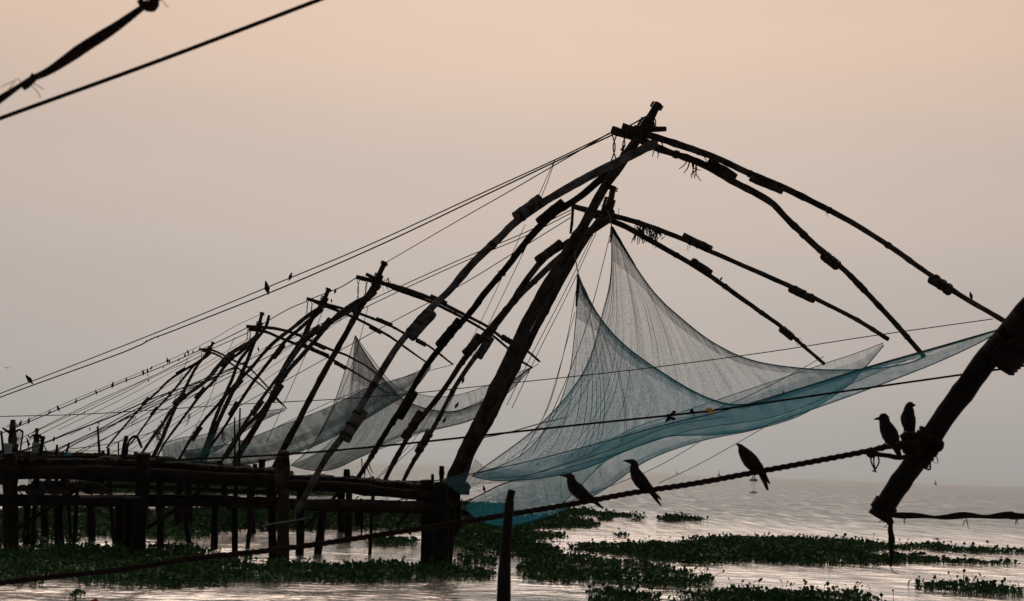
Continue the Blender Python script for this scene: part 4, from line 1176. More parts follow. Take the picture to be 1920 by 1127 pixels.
# ------------------------------------------------------------------ crows
def blob_chain(pts, radii, depth, flat=.85, n=34, sides=14, skew=None):
    p3 = path3(pts, (depth, depth))
    p = catmull(p3, n)
    # radius follows arc position of the control points
    s = np.concatenate([[0], np.cumsum(np.linalg.norm(np.diff(p3, axis=0), axis=1))]) 
    q = np.linspace(0, s[-1], n)
    r = np.interp(q, s, radii)
    r = (np.roll(r, 1) + 2 * r + np.roll(r, -1)) / 4 if False else r
    r = m_of(r, depth)
    tg = np.gradient(p, axis=0); tg /= np.linalg.norm(tg, axis=1)[:, None]
    th = np.linspace(0, 2 * np.pi, sides, endpoint=False)
    V = np.empty((n, sides, 3))
    for i in range(n):
        w = cF * -1.0
        w = w - tg[i] * np.dot(w, tg[i]); w /= np.linalg.norm(w)
        v = np.cross(tg[i], w)
        fl = flat[min(int(i / n * len(flat)), len(flat) - 1)] if np.ndim(flat) else flat
        V[i] = p[i] + (np.cos(th) * r[i])[:, None] * v + (np.sin(th) * r[i] * fl)[:, None] * w
    F = [(i * sides + j, i * sides + (j + 1) % sides, (i + 1) * sides + (j + 1) % sides, (i + 1) * sides + j) for i in range(n - 1) for j in range(sides)]
    F += [tuple(range(sides))[::-1], tuple((n - 1) * sides + j for j in range(sides))]
    return V.reshape(-1, 3), F

def crow(label, o, s, spine, beak, legs, tails, depth, feet=None):
    ox, oy = o
    pt = lambda q: (ox + q[0] / s, oy + q[1] / s)
    V, F = blob_chain([pt(q) for q in spine], [q[2] / s for q in spine], depth, .82)
    b = mesh_obj('crow', V, F, BIRD)
    tag(b, label, 'bird', 'crows on the thick rope')
    V, F = blob_chain([pt(q) for q in beak], [q[2] / s for q in beak], depth, .6, 12, 8)
    mesh_obj('beak', V, F, BIRD, b)
    for t in tails:
        V, F = blob_chain([pt(q) for q in t], [q[2] / s for q in t], depth, .35, 12, 8)
        mesh_obj('tail', V, F, BIRD, b)
    for k, l in enumerate(legs):
        p3 = path3([pt(q) for q in l], (depth + (.03 if k else -.03),) * 2)
        mb = MB().add(*tube(catmull(p3, 10), [.010, .005, .006], 6))
        f = p3[-1]
        for a in (-.6, 0, .6):
            mb.add(*tube([f, f + np.array([-.02, a * .02, .0]), f + np.array([-.04, a * .03, -.012])], [.004, .002], 5))
        mb.add(*tube([f, f + np.array([.02, 0, .0]), f + np.array([.03, 0, -.008])], [.004, .002], 5))
        mesh_obj('leg', np.vstack(mb.v), mb.f, BIRD, b)
    return b
z1, s1 = (1030, 820), 7.513
crow('crow leaning low on the rope, leftmost of the perched five', z1, s1,
     [(232, 548, 22), (262, 545, 44), (300, 560, 56), (312, 620, 66), (345, 690, 92), (400, 745, 102), (470, 805, 90), (545, 850, 66), (610, 880, 48), (660, 915, 32)],
     [(138, 536, 3), (180, 537, 12), (225, 542, 22), (260, 548, 34)], [[(420, 815), (434, 860), (430, 900)], [(505, 830), (490, 862), (455, 890)]],
     [[(630, 890, 42), (690, 950, 24), (762, 1002, 12)]], 10.85)
crow('crow sitting tall with long bill, second from left on the rope', z1, s1,
     [(1120, 340, 26), (1160, 345, 42), (1195, 375, 54), (1200, 450, 66), (1235, 540, 92), (1290, 620, 98), (1345, 680, 86), (1400, 725, 66), (1450, 765, 48)],
     [(1033, 335, 3), (1070, 330, 14), (1115, 337, 26), (1150, 345, 36)], [[(1270, 690), (1280, 730), (1282, 765)], [(1345, 725), (1325, 745), (1300, 760)]],
     [[(1440, 760, 44), (1500, 860, 28), (1575, 968, 9)], [(1480, 790, 22), (1540, 840, 16), (1578, 895, 7)]], 10.8)
crow('crow stretching its head up, third from left with forked tail', (1360, 800), 8.05,
     [(205, 285, 24), (230, 305, 44), (265, 365, 76), (320, 440, 104), (380, 515, 118), (440, 580, 108), (500, 630, 84), (540, 680, 62)],
     [(156, 262, 4), (185, 268, 16), (215, 285, 34)], [[(390, 600), (400, 660), (405, 690)], [(450, 640), (450, 670), (445, 690)]],
     [[(530, 660, 60), (575, 780, 42), (640, 955, 20)], [(570, 700, 40), (620, 780, 26), (670, 862, 12)]], 10.75)
crow('crow with round head looking left, beside the pole knot', (1610, 730), 7.04,
     [(285, 380, 30), (305, 370, 50), (335, 378, 66), (345, 440, 74), (370, 510, 98), (410, 590, 112), (445, 660, 100), (475, 720, 76), (500, 780, 52)],
     [(197, 405, 3), (230, 390, 14), (265, 386, 22), (300, 388, 34)], [[(370, 680), (350, 712), (305, 742)], [(420, 700), (410, 730), (400, 750)]],
     [[(490, 760, 50), (520, 830, 40), (560, 930, 22)]], 10.5)
crow('crow standing upright facing right, rightmost, next to slanting pole', (1610, 730), 7.04,
     [(715, 205, 30), (690, 208, 52), (668, 240, 62), (660, 300, 76), (652, 375, 102), (662, 450, 96), (680, 530, 70), (700, 600, 48)],
     [(760, 212, 3), (738, 208, 14), (708, 212, 30)], [[(610, 500), (600, 560), (595, 612)], [(650, 540), (660, 590), (665, 620)]],
     [[(690, 570, 52), (712, 650, 38), (722, 740, 26)]], 10.35)

# ------------------------------------------------------------------ small birds
def proto_bird():
    """perched bird, 1 unit from beak to tail base, upright-ish; x to the left is forward"""
    sp = np.array([(-.34, 0, .92), (-.24, 0, .97), (-.14, 0, .95), (-.08, 0, .82), (0, 0, .60), (.10, 0, .38), (.20, 0, .16), (.30, 0, -.08), (.36, 0, -.22)])
    rd = [.01, .05, .12, .14, .21, .20, .13, .06, .03]
    sp[:, 0] *= .62
    p = catmull(sp, 18)
    return tube(p, [r_ * 1.15 for r_ in rd], 8)
pv, pf = proto_bird()
bird_mesh = None
def small_bird(x, y, d, hpx, label, tilt=0.0, flip=1, cat='bird'):
    global bird_mesh
    sc = m_of(hpx, d) / 1.15
    if bird_mesh is None:
        bird_mesh = bpy.data.meshes.new('perched_bird')
        vv = pv.copy(); vv[:, 2] -= .1
        bird_mesh.from_pydata(vv.tolist(), [], pf)
        bird_mesh.materials.append(BIRD)
        bird_mesh.polygons.foreach_set('use_smooth', np.ones(len(bird_mesh.polygons), bool))
    o = bpy.data.objects.new('perched_bird', bird_mesh)
    S.collection.objects.link(o)
    o.location = P(x, y, d).tolist()
    o.scale = (sc, sc, sc)
    o.rotation_euler = (0, tilt, 0 if flip == 1 else math.pi)
    return tag(o, label, cat, 'small birds on the stay ropes')
small_bird(499, 546, 46, 25, 'large upright bird on upper long stay, alone left of centre')
small_bird(545, 523, 45.5, 16, 'small hunched bird on upper long stay, right of the large one', flip=-1)
small_bird(60, 714, 54, 21, 'crow bending forward on the upper long stay near left edge', tilt=1.0, flip=-1)
small_bird(1820, 559, 32.6, 16, 'bird perched near the outer end of longest arm')
small_bird(629, 549, 78, 11, 'bird just right of the fourth mast tip', flip=-1)
small_bird(621, 566, 78, 8, 'bird on the lashing below the fourth mast tip')
small_bird(484, 657, 92, 9, 'bird on a rope under the fifth rig')
small_bird(907, 920, 43, 13, 'lone bird on the cord at the low net bag')
small_bird(1350, 524, 50, 9, 'small bird on the lower right arm of the second rig', tilt=.8)
small_bird(1468, 738, 33.4, 8, 'little bird on cord of the blue net near its right end')
small_bird(853, 762, 60, 14, 'dark bird clinging to an arm before the grey green net', tilt=.8)
small_bird(830, 790, 60, 14, 'dark bird lower on an arm before the grey green net', tilt=.8)
small_bird(866, 716, 50, 12, 'dark bird on a left arm of second rig', tilt=.6)
fs = [(52, 792, 9), (38, 797, 9), (92, 776, 7), (109, 769, 9), (143, 755, 7), (180, 738, 7), (212, 725, 9), (236, 715, 7), (270, 701, 8), (276, 698, 7), (284, 692, 6), (313, 679, 8), (319, 679, 6), (334, 676, 5), (347, 668, 6), (352, 663, 7), (362, 661, 5), (373, 656, 6)]
names = ['first', 'second', 'third', 'fourth', 'fifth', 'sixth', 'seventh', 'eighth', 'ninth', 'tenth', 'eleventh', 'twelfth', 'thirteenth', 'fourteenth', 'fifteenth', 'sixteenth', 'seventeenth', 'eighteenth']
for k, (x, y, h) in enumerate(sorted(fs)):
    small_bird(x, y, float(np.interp(x, [38, 464], [84.5, 92.8])), h * 1.35, 'tiny bird, %s from the left along the bird-dotted far stay' % names[k], tilt=rng.uniform(-.3, .5), flip=1 if k % 2 else -1)
for k, (x, y, h) in enumerate([(158, 775, 5), (277, 705, 5), (306, 690, 5), (278, 715, 6)]):
    small_bird(x, y, 100, h, 'speck-like bird on the lower far stays, %s from left' % names[k])
for k, (x, y, h) in enumerate([(168, 806, 6), (185, 796, 6)]):
    small_bird(x, y, 62, h, ['bird left of the rope pole top', 'bird right on the rope pole top'][k])
small_bird(99, 826, 60, 11, 'bird hanging under the heavy rope beside the tilted post', tilt=.4)
for k, (x, y, h) in enumerate([(273, 640, 5), (282, 636, 4), (296, 633, 4)]):
    small_bird(x, y, 49.5, h, 'knot-like speck bird, %s of three on the lower long stay' % names[k], tilt=.7)

def gull(x, y, d, span_px, label, dihedral=.25, bank=.1):
    w = m_of(span_px, d) / 2
    mb = MB()
    mb.add(*tube(catmull([(0, -w * .35, 0), (0, -.1 * w, .02 * w), (0, .25 * w, 0), (0, .5 * w, 0)], 10), [w * .02, w * .10, w * .09, w * .02], 8))
    mb.v = [v for v in mb.v]
    c = P(x, y, d)
    body = mesh_obj('flying_bird', mb.v[0] + c, mb.f, BIRD)
    tag(body, label, 'bird')
    for s in (-1, 1):
        pts = np.array([(0, 0, 0), (s * w * .45, -.06 * w, w * dihedral * .8 + s * bank * w * .3), (s * w, .12 * w, w * dihedral * .25 - s * bank * w)])
        ce = catmull(pts, 10)
        ch = np.interp(np.linspace(0, 1, 10), [0, .5, 1], [.24, .2, .03]) * w
        V, F = [], []
        for i in range(10):
            V += [ce[i] + np.array([0, -ch[i] / 2, 0]), ce[i] + np.array([0, 0, ch[i] * .14]), ce[i] + np.array([0, ch[i] / 2, 0]), ce[i] - np.array([0, 0, ch[i] * .06])]
        for i in range(9):
            for j in range(4):
                F.append((i * 4 + j, i * 4 + (j + 1) % 4, i * 4 + 4 + (j + 1) % 4, i * 4 + 4 + j))
        F += [(3, 2, 1, 0), (36, 37, 38, 39)]
        mesh_obj('wing', np.array(V) + c, F, BIRD, body)
gull(13, 690, 70, 19, 'bird in flight with spread wings at left edge')
gull(1, 703, 160, 4, 'distant bird speck under the flying one at the left edge')
gull(955, 847, 70, 8, 'tiny bird flying low left of the blue net hem')
gull(383, 725, 85, 7, 'tiny bird flying between far left masts')

# ------------------------------------------------------------------ man on the far pier and things beside him
def man():
    d = 79.0
    gx = P(66, 851, d)
    base = np.array([gx[0], gx[1], 1.93])
    root = empty('person', base, 'person in red cap, dark shirt and pale wrap among the left stakes', 'person')
    me = bpy.data.meshes.new('body')
    J = {'pel': (0, 0, .92), 'sp': (0, .01, 1.12), 'ch': (0, .0, 1.34), 'nk': (0, 0, 1.47), 'hd': (0, -.02, 1.60), 'tp': (0, -.02, 1.70),
         'ls': (-.19, 0, 1.40), 'le': (-.36, -.06, 1.22), 'lh': (-.42, -.22, 1.42), 'rs': (.19, 0, 1.40), 're': (.30, -.05, 1.14), 'rh': (.22, -.26, 1.05),
         'lk': (-.11, -.02, .50), 'lf': (-.12, .02, .07), 'lt': (-.12, -.14, .04), 'rk': (.11, -.02, .50), 'rf': (.12, .02, .07), 'rt': (.12, -.14, .04)}
    Rr = {'pel': .15, 'sp': .14, 'ch': .17, 'nk': .06, 'hd': .10, 'tp': .07, 'ls': .075, 'le': .05, 'lh': .035, 'rs': .075, 're': .05, 'rh': .035,
          'lk': .065, 'lf': .045, 'lt': .04, 'rk': .065, 'rf': .045, 'rt': .04}
    E = [('pel', 'sp'), ('sp', 'ch'), ('ch', 'nk'), ('nk', 'hd'), ('hd', 'tp'), ('ch', 'ls'), ('ls', 'le'), ('le', 'lh'), ('ch', 'rs'), ('rs', 're'), ('re', 'rh'),
         ('pel', 'lk'), ('lk', 'lf'), ('lf', 'lt'), ('pel', 'rk'), ('rk', 'rf'), ('rf', 'rt')]
    ks = list(J)
    me.from_pydata([J[k] for k in ks], [(ks.index(a), ks.index(b)) for a, b in E], [])
    o = bpy.data.objects.new('body', me)
    S.collection.objects.link(o)
    o.parent = root
    sk = o.modifiers.new('skin', 'SKIN')
    for i, k in enumerate(ks):
        me.skin_vertices[0].data[i].radius = (Rr[k], Rr[k] * .85)
    me.skin_vertices[0].data[0].use_root = True
    o.modifiers.new('sub', 'SUBSURF').render_levels = 2
    me.materials.append(NAVY)
    b3 = base
    def part(name, V, F, m):
        return mesh_obj(name, np.asarray(V) + b3, F, m, root)
    th = np.linspace(0, 2 * np.pi, 14, endpoint=False)
    def lathe(prof, cx=0, cy=0):
        V = [(cx + r * math.cos(a), cy + r * .85 * math.sin(a), z) for r, z in prof for a in th]
        F = [(i * 14 + j, i * 14 + (j + 1) % 14, (i + 1) * 14 + (j + 1) % 14, (i + 1) * 14 + j) for i in range(len(prof) - 1) for j in range(14)]
        return V, F
    part('cap', *lathe([(.125, 1.64), (.13, 1.69), (.12, 1.75), (.08, 1.79), (.01, 1.80)], 0, -.02), RED)
    part('wrap_skirt', *lathe([(.19, 1.02), (.21, .90), (.22, .6), (.23, .42)], 0, 0), PALEBLUE)
    hd = MB().add(*lathe([(.02, 1.46), (.07, 1.48), (.095, 1.55), (.11, 1.62), (.10, 1.68)], 0, -.022))
    hd.build
    part('face', np.vstack(hd.v), hd.f, SKIN)
man()

# netting-draped post at the far left
dp = empty('draped_post', P(24, 870, 46), 'gnarled dark post draped with scraps of netting at far left', 'post')
pole('trunk', path3([(26, 885), (25, 850), (24, 820), (24, 787)], (46, 46)), m_of(26, 46), m_of(8, 46), DARKW, dp, rough=.12, step=.1)
pole('branch', path3([(5, 802), (13, 808), (22, 813)], (46, 46)), m_of(4, 46), m_of(6, 46), DARKW, dp, step=.06)
pole('branch', path3([(26, 812), (36, 806), (43, 810)], (46, 46)), m_of(5, 46), m_of(4, 46), DARKW, dp, step=.06)
pole('branch', path3([(43, 810), (41, 825), (38, 845)], (46, 46)), m_of(3, 46), m_of(3, 46), DARKW, dp, step=.06)
for ribs in ([[(24, 787, 45.8), (18, 793, 45.6), (9, 801, 45.6)], [(24, 787, 45.4), (24, 795, 45.2), (24, 803, 45.2)], [(24, 787, 45.8), (30, 793, 45.6), (36, 800, 45.6)], [(24, 788, 46.4), (28, 795, 46.6), (30, 802, 46.6)]],
             [[(24, 812, 45.6), (20, 824, 45.6), (22, 838, 45.7)], [(34, 810, 45.4), (33, 822, 45.3), (28, 838, 45.5)], [(44, 811, 45.8), (42, 824, 45.6), (32, 840, 45.7)]]):
    mb, uvs = MB(), []
    sheet(mb, uvs, loft(ribs, 16, 10), .03, 4)
    mesh_obj('net_scrap', np.vstack(mb.v), mb.f, NETSCRAP, dp, True, np.vstack(uvs))
# sack of netting, small flag, pale box
mb, uvs = MB(), []
sheet(mb, uvs, loft([[(126, 845, 46), (118, 856, 45.8), (114, 872, 45.8)], [(127, 844, 45.6), (126, 856, 45.3), (125, 874, 45.3)], [(129, 845, 46), (137, 856, 45.8), (139, 872, 45.8)], [(128, 844, 46.4), (130, 856, 46.7), (128, 874, 46.7)], [(126, 845, 46), (118, 856, 45.9), (114, 872, 45.9)]], 24, 12), .03, 8)
tag(mesh_obj('net_sack', np.vstack(mb.v), mb.f, NETTEAL, None, True, np.vstack(uvs)), 'bluish sack of bunched netting on the left deck', 'sack')
mb = MB()
fl = path3([(51, 822), (57, 834), (52, 836)], (58, 58))
sh = np.array([0, .02, 0])
mb.add(np.vstack([fl, fl + sh]), [(0, 1, 2), (5, 4, 3), (0, 3, 4, 1), (1, 4, 5, 2), (2, 5, 3, 0)])
fo = mb.build('small_flag', CARGO, None, False)
tag(fo, 'small pointed grey flag on a stick left of the man', 'flag')
V, F = tube(path3([(50, 820), (53, 836), (57, 855)], (58, 58)), .025, 6)
mesh_obj('flag_stick', V, F, DARKW, fo)
c = P(13, 843, 45)
tag(MB().box((c[0] - .09, c[1] - .2, c[2] - .2), (c[0] + .1, c[1] + .2, c[2] + .2)).build('crate', PALEBLUE, None, False), 'pale blue crate behind the draped post', 'crate')

# ------------------------------------------------------------------ buoys far out, red float near
def navbuoy(px, ywl, hpx, wpx, label, mat, d=None):
    c = W(px, ywl)
    d = float((c - cO) @ cF)
    h, w = m_of(hpx, d), m_of(wpx, d)
    root = empty('channel_buoy', c, label, 'buoy', 'channel buoys out on the water')
    th = np.linspace(0, 2 * np.pi, 12, endpoint=False)
    def lathe(name, prof):
        V = [(c[0] + r * math.cos(a), c[1] + r * math.sin(a), c[2] + z) for r, z in prof for a in th]
        F = [(i * 12 + j, i * 12 + (j + 1) % 12, (i + 1) * 12 + (j + 1) % 12, (i + 1) * 12 + j) for i in range(len(prof) - 1) for j in range(12)]
        mesh_obj(name, V, F, mat, root)
    lathe('float', [(w * .44, -.2), (w * .5, h * .05), (w * .5, h * .2), (w * .36, h * .3), (.02, h * .32)])
    mb = MB()
    for a in range(4):
        q = math.pi / 4 + a * math.pi / 2
        mb.add(*tube([c + np.array([math.cos(q) * w * .28, math.sin(q) * w * .28, h * .28]), c + np.array([math.cos(q) * w * .12, math.sin(q) * w * .12, h * .8])], w * .035, 5))
    for zf, rf in ((.45, .22), (.62, .17)):
        for a in range(4):
            q, q2 = math.pi / 4 + a * math.pi / 2, math.pi / 4 + (a + 1) * math.pi / 2
            mb.add(*tube([c + np.array([math.cos(q) * w * rf, math.sin(q) * w * rf, h * zf]), c + np.array([math.cos(q2) * w * rf, math.sin(q2) * w * rf, h * zf])], w * .03, 5))
    mb.build('tower', mat, root)
    lathe('lantern', [(w * .14, h * .78), (w * .14, h * .86), (w * .06, h * .9), (w * .06, h * .98), (.01, h)])
navbuoy(1413, 902, 14, 15, 'blue-grey channel buoy with tower, below third crow', STEEL)
navbuoy(1348, 891.6, 9, 5, 'faint slim beacon on the horizon, centre of three', STEEL)
navbuoy(1269, 888.5, 9, 3, 'faintest beacon on the horizon, leftmost of three', STEEL)
navbuoy(1754, 908.4, 9, 5, 'faint beacon on horizon right of slanting pole', STEEL)
c = W(1413, 924)
dd = float((c - cO) @ cF)
bw = m_of(14, dd)
boat = empty('small_boat', c, 'tiny dark boat with low cabin below the channel buoy', 'boat')
V, F = [], []
for i, t in enumerate(np.linspace(-.5, .5, 9)):
    wd = .17 * (1 - (2 * abs(t)) ** 2.5) * bw + .01
    sh_ = .03 * (2 * t) ** 2 * bw
    V += [c + np.array([t * bw, -wd, .10 * bw + sh_]), c + np.array([t * bw, -wd * .6, -.05 * bw]), c + np.array([t * bw, wd * .6, -.05 * bw]), c + np.array([t * bw, wd, .10 * bw + sh_])]
for i in range(8):
    for j in range(4):
        F.append((i * 4 + j, i * 4 + (j + 1) % 4, i * 4 + 4 + (j + 1) % 4, i * 4 + 4 + j))
F += [(3, 2, 1, 0), (32, 33, 34, 35)]
mesh_obj('hull', V, F, DARKHULL, boat)
MB().add([c + np.array([x * bw, y * bw, z * bw]) for x, y, z in ((-.18, -.1, .1), (.2, -.1, .1), (.2, .1, .1), (-.18, .1, .1), (-.10, -.08, .24), (.10, -.08, .24), (.10, .08, .24), (-.10, .08, .24))],
         [(0, 1, 5, 4), (1, 2, 6, 5), (2, 3, 7, 6), (3, 0, 4, 7), (4, 5, 6, 7)]).build('cabin', STEEL, boat, False)
c = W(177, 1134)
V = []
for a in range(9):
    ph = math.pi * a / 8
    for b in range(16):
        th = 2 * math.pi * b / 16
        V.append(c + np.array([.10 * math.sin(ph) * math.cos(th), .10 * math.sin(ph) * math.sin(th), .01 + .085 * math.cos(ph)]))
F = [(a * 16 + b, a * 16 + (b + 1) % 16, (a + 1) * 16 + (b + 1) % 16, (a + 1) * 16 + b) for a in range(8) for b in range(16)]
fl = mesh_obj('float', V, F, RED)
tag(fl, 'red rounded float just showing at the bottom edge on the left', 'float')
V, F = tube(catmull([c + np.array([0, 0, .09]), c + np.array([.01, 0, .10]), c + np.array([.03, 0, .085])], 8), .008, 6)
mesh_obj('eyelet', V, F, ROPE, fl)

# ------------------------------------------------------------------ water hyacinth
def inside(poly, pts):
    x, y = pts[:, 0], pts[:, 1]
    r = np.zeros(len(pts), bool)
    j = len(poly) - 1
    for i in range(len(poly)):
        xi, yi = poly[i]; xj, yj = poly[j]
        c = ((yi > y) != (yj > y)) & (x < (xj - xi) * (y - yi) / (yj - yi + 1e-12) + xi)
        r ^= c
        j = i
    return r
def vnoise(p, s):
    """cheap smooth noise on the water plane"""
    q = p / s
    return (np.sin(q[:, 0] * 1.7 + 1.3 * np.sin(q[:, 1] * 1.1)) + np.sin(q[:, 1] * 2.3 + 1.7 * np.sin(q[:, 0] * .7)) + np.sin((q[:, 0] + q[:, 1]) * 3.1)) / 3

def leaf_mesh(name, X, h, size, yaw, tilt, seedr):
    """one spoon-shaped leaf of two quads and one stalk quad for every plant point"""
    n = len(X)
    prof = np.array([(0, 0, 0), (.34, .30, .05), (.40, .72, .09), (0, 1.0, .04), (-.40, .72, .09), (-.34, .30, .05)])
    prof[0, 1] = 0
    cy, sy = np.cos(yaw), np.sin(yaw)
    ct, st = np.cos(tilt), np.sin(tilt)
    L3 = prof[None] * size[:, None, None]
    x, y, z = L3[..., 0], L3[..., 1], L3[..., 2]
    # tilt about x: the leaf's length leans up
    y2 = y * ct[:, None] - z * st[:, None]
    z2 = y * st[:, None] + z * ct[:, None]
    wx = x * cy[:, None] - y2 * sy[:, None]
    wy = x * sy[:, None] + y2 * cy[:, None]
    top = X.copy(); top[:, 2] += h
    lv = np.stack([wx + top[:, 0:1], wy + top[:, 1:2], z2 + top[:, 2:3]], -1)           # n,6,3
    w = size * .06 + .004
    ox = -sy * 0 + cy * 1
    root = X + np.stack([sy * h * .25, -cy * h * .25, np.full(n, -.01)], -1)
    sv = np.stack([root + np.stack([cy * w, sy * w, 0 * w], -1), root - np.stack([cy * w, sy * w, 0 * w], -1),
                   top - np.stack([cy * w * .6, sy * w * .6, 0 * w], -1), top + np.stack([cy * w * .6, sy * w * .6, 0 * w], -1)], 1)  # n,4,3
    V = np.concatenate([lv, sv], 1).reshape(-1, 3)
    b = (np.arange(n) * 10)[:, None]
    Q = np.concatenate([b + np.array([[0, 1, 2, 3]]), b + np.array([[0, 3, 4, 5]]), b + np.array([[6, 7, 8, 9]])], 1).reshape(-1, 4)
    me = bpy.data.meshes.new(name)
    me.vertices.add(len(V)); me.loops.add(Q.size); me.polygons.add(len(Q))
    c = np.array([X[:, 0].mean(), X[:, 1].mean(), 0.0])
    me.vertices.foreach_set('co', (V - c).ravel())
    me.loops.foreach_set('vertex_index', Q.ravel().astype(np.int32))
    me.polygons.foreach_set('loop_start', (np.arange(len(Q)) * 4).astype(np.int32))
    me.polygons.foreach_set('loop_total', np.full(len(Q), 4, np.int32))
    me.update(calc_edges=True)
    me.materials.append(LEAF)
    o = bpy.data.objects.new(name, me)
    o.location = c.tolist()
    S.collection.objects.link(o)
    return o

TOTAL = [0]
def mat_of(poly_px, label, dens=1.0, hs=1.0, edge=.5, gaps=-.33, seed=0, cover=1.0):
    r = np.random.default_rng(100 + seed)
    poly = np.array([W(x, y)[:2] for x, y in poly_px])
    lo, hi = poly.min(0), poly.max(0)
    x, y = poly[:, 0], poly[:, 1]
    area = .5 * abs(np.dot(x, np.roll(y, 1)) - np.dot(y, np.roll(x, 1)))
    dist = poly[:, 1].mean()
    per = dens * np.clip(230 * (28 / dist) ** 1.0, 40, 240)
    n = int(area * per)
    box = np.prod(hi - lo)
    pts = r.uniform(lo, hi, (int(n * box / max(area, .01)) + 10, 2))
    jit = pts + r.normal(size=pts.shape) * .18
    ok = inside(poly, jit) & (vnoise(pts, 1.1) + .45 * vnoise(pts + 3.1, .37) > gaps)
    pts = pts[ok]
    n = len(pts)
    if n < 5: return
    # clumps stand higher than the rest
    cl = np.clip(vnoise(pts + 7.3, .55) * .5 + .5, 0, 1)
    tall = r.uniform(0, 1, n)
    h = (.01 + .17 * cl ** 2 * tall + (tall > .96) * r.uniform(.03, .17, n)) * hs
    size = r.uniform(.045, .125, n) * (.75 + .55 * np.clip(vnoise(pts + 21.7, .8) * .6 + .5, 0, 1)) * (1 + .25 * (dist > 45)) * (1.0 + .3 * (dist > 60))
    yaw = r.uniform(0, 2 * np.pi, n)
    tilt = r.normal(.75, .45, n)
    X = np.concatenate([pts, np.full((n, 1), .0)], 1)
    X[:, 2] += r.uniform(0, .03, n)
    TOTAL[0] += n
    root = empty('hyacinth_mat', (pts[:, 0].mean(), pts[:, 1].mean(), 0), label, 'water plants', 'floating mats of water hyacinth')
    o = leaf_mesh('foliage', X, h, size, yaw, tilt, r)
    o.parent = root
    o.location = (0, 0, 0)
    tag(o, kind='stuff')
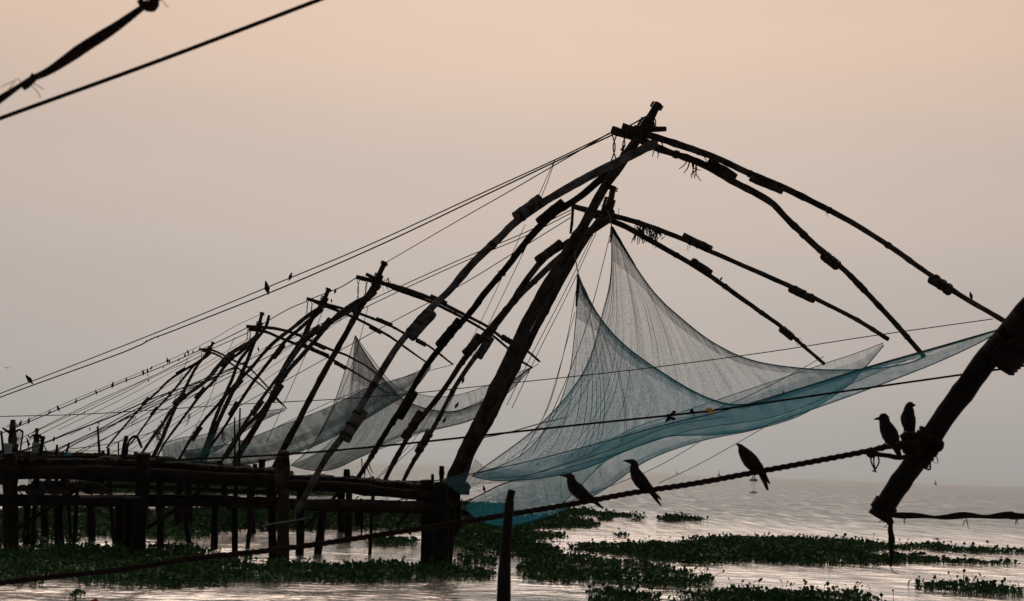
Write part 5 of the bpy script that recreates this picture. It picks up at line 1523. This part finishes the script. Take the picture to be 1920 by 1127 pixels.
MATS = [
 ([(-60, 1040), (150, 1030), (300, 1036), (420, 1052), (560, 1062), (700, 1062), (850, 1064), (905, 1066), (930, 1076), (915, 1088), (800, 1092), (500, 1096), (330, 1103), (240, 1102), (120, 1090), (-60, 1098)], 'long leafy mat along the foot of nearest pier', 1.0, 1.15),
 ([(-60, 960), (150, 955), (330, 962), (440, 975), (452, 990), (380, 1012), (330, 1015), (260, 1010), (170, 1012), (60, 1020), (-60, 1025)], 'shaded mat under the nearest pier at far left', .9, 1.0),
 ([(250, 1030), (330, 1026), (385, 1032), (400, 1037), (380, 1041), (290, 1038), (100, 1034), (60, 1028)], 'narrow mat between the pier posts left of the tall post', .9, 1.0),
 ([(300, 960), (420, 955), (560, 950), (700, 945), (870, 945), (960, 950), (965, 972), (900, 985), (800, 990), (780, 996), (700, 998), (640, 995), (540, 997), (450, 998), (400, 988)], 'wide mat seen beneath the near pier between its posts', 1.0, 1.0),
 ([(850, 970), (960, 960), (1000, 1002), (1000, 1030), (1045, 1036), (1040, 1052), (960, 1048), (880, 1040), (845, 1020)], 'dense mat right of mast foot behind foreground post', 1.0, 1.1),
 ([(690, 1014), (740, 1012), (775, 1018), (780, 1026), (730, 1026), (692, 1022)], 'small loose clump on open water left of mast foot', .8, 1.0),
 ([(862, 1046), (910, 1045), (930, 1056), (925, 1068), (880, 1062), (850, 1060)], 'little clump at the right of the mast foot', .9, 1.1),
 ([(1036, 968), (1065, 958), (1095, 957), (1118, 965), (1090, 969)], 'far dark mat end below the leftmost crow', 1.0, 1.3),
 ([(1108, 966), (1150, 964), (1190, 968), (1214, 971), (1170, 972), (1120, 970)], 'thin trailing strip of plants between the first two crows', .8, 1.2),
 ([(1120, 976), (1140, 974), (1150, 977), (1128, 979)], 'tiny tuft of plants under the trailing strip, left one', .9, 1.3),
 ([(1185, 976), (1205, 975), (1206, 978), (1188, 979)], 'tiny tuft of plants under the trailing strip, right one', .9, 1.3),
 ([(1237, 976), (1265, 971), (1290, 973), (1326, 977), (1280, 979), (1240, 979)], 'low lone islet far out below the second crow', 1.0, 1.6),
 ([(965, 975), (1050, 970), (1100, 979), (1126, 989), (1070, 993), (965, 992)], 'tongue shaped mat right of foreground post top', 1.0, 1.1),
 ([(965, 1002), (1010, 1002), (1060, 1006), (1067, 1012), (1030, 1014), (968, 1012)], 'short tongue of plants below the tongue shaped mat', 1.0, 1.1),
 ([(1150, 1008), (1165, 1005), (1178, 1008), (1165, 1009)], 'tiny islet alone on the smooth water', 1.0, 1.4),
 ([(1062, 1030), (1110, 1024), (1270, 1022), (1320, 1012), (1430, 1010), (1600, 1017), (1690, 1026), (1700, 1032), (1630, 1034), (1640, 1042), (1720, 1049), (1800, 1052), (1906, 1058), (1870, 1061), (1700, 1058), (1640, 1063), (1500, 1061), (1420, 1056), (1300, 1060), (1240, 1058), (1160, 1044), (1080, 1036)], 'largest mat stretching across right water behind slanting pole end', 1.0, 1.15),
 ([(1690, 1026), (1760, 1024), (1800, 1034), (1860, 1032), (1930, 1036), (1930, 1042), (1830, 1039), (1700, 1034)], 'thin far strip of plants at the right edge', 1.0, 1.2),
 ([(966, 1022), (1030, 1026), (1050, 1042), (1130, 1052), (1200, 1057), (1290, 1078), (1340, 1091), (1310, 1100), (1270, 1108), (1210, 1108), (1150, 1093), (1060, 1096), (985, 1088), (968, 1070), (1000, 1052)], 'broad ragged mat right of foreground post', 1.0, 1.15),
 ([(1105, 1140), (1120, 1118), (1150, 1112), (1190, 1114), (1225, 1124), (1240, 1145)], 'bushy clump cut by the bottom edge right of post', 1.1, 1.6),
 ([(1245, 1140), (1290, 1120), (1380, 1112), (1420, 1120), (1480, 1118), (1560, 1120), (1600, 1112), (1625, 1122), (1640, 1145)], 'leafy mat along the bottom edge at centre right', 1.1, 1.5),
 ([(1712, 1104), (1745, 1099), (1790, 1098), (1850, 1100), (1925, 1110), (1925, 1122), (1860, 1120), (1760, 1112)], 'lens shaped mat in the lower right corner', 1.0, 1.3),
 ([(0, 1104), (30, 1102), (48, 1110), (20, 1114), (-10, 1112)], 'sparse clump on pale water in lower left corner', .6, 1.0),
 ([(55, 1098), (75, 1097), (78, 1102), (58, 1102)], 'few floating leaves just under the left mat', .6, 1.0),
 ([(125, 1124), (140, 1119), (153, 1124), (140, 1130)], 'spiky seedling clump beside the red float', 1.2, 1.8),
 ([(205, 1116), (215, 1115), (216, 1117), (206, 1117)], 'single floating leaf cluster right of red float', 1.0, .6),
 ([(80, 905), (300, 902), (500, 906), (640, 914), (640, 932), (300, 928), (80, 922)], 'far shaded mat seen through the gaps of the left piers', .5, 1.0),
]
for k, (poly, lb, dn, hs) in enumerate(MATS):
    mat_of(poly, lb, dn, hs, seed=k)
# tall flower stalks standing out of the mats
mb = MB()
def stalks(pts, name, label):
    root = empty(name, W(pts[0][0], pts[0][1]), label, 'plant', 'tall stalks above the mats')
    for (x0, y0, x1, y1) in pts:
        mb = MB()
        b = W(x0, y0)
        d = float((b - cO) @ cF)
        t = P(x1, y1, d)
        mb.add(*tube(catmull([b, (b + t) / 2 + rng.normal(size=3) * .02, t], 6), [.008, .004], 4))
        mb.add(*tube(catmull([t - (t - b) * .02, t + np.array([.01, 0, .03]), t + np.array([.02, 0, .07])], 5), [.008, .03, .006], 6))
        mb.build('stalk', LEAF, root)
stalks([(1312, 1088, 1314, 1058), (1334, 1090, 1356, 1073), (1318, 1092, 1326, 1070)], 'flower_stalks', 'three bare stalks rising from end of the broad ragged mat')
stalks([(1636, 1020, 1638, 1003), (1566, 1020, 1570, 1006)], 'flower_stalks', 'thin stalks above the largest mat left of hanging rope')
stalks([(1785, 1102, 1778, 1076), (1828, 1102, 1829, 1084), (1725, 1104, 1720, 1100)], 'flower_stalks', 'thin stalks above the lens shaped mat')
stalks([(1488, 1124, 1482, 1098), (1400, 1124, 1394, 1106), (1425, 1124, 1428, 1104)], 'flower_stalks', 'thin stalks above the bottom edge mat')
print('LEAVES', TOTAL[0])
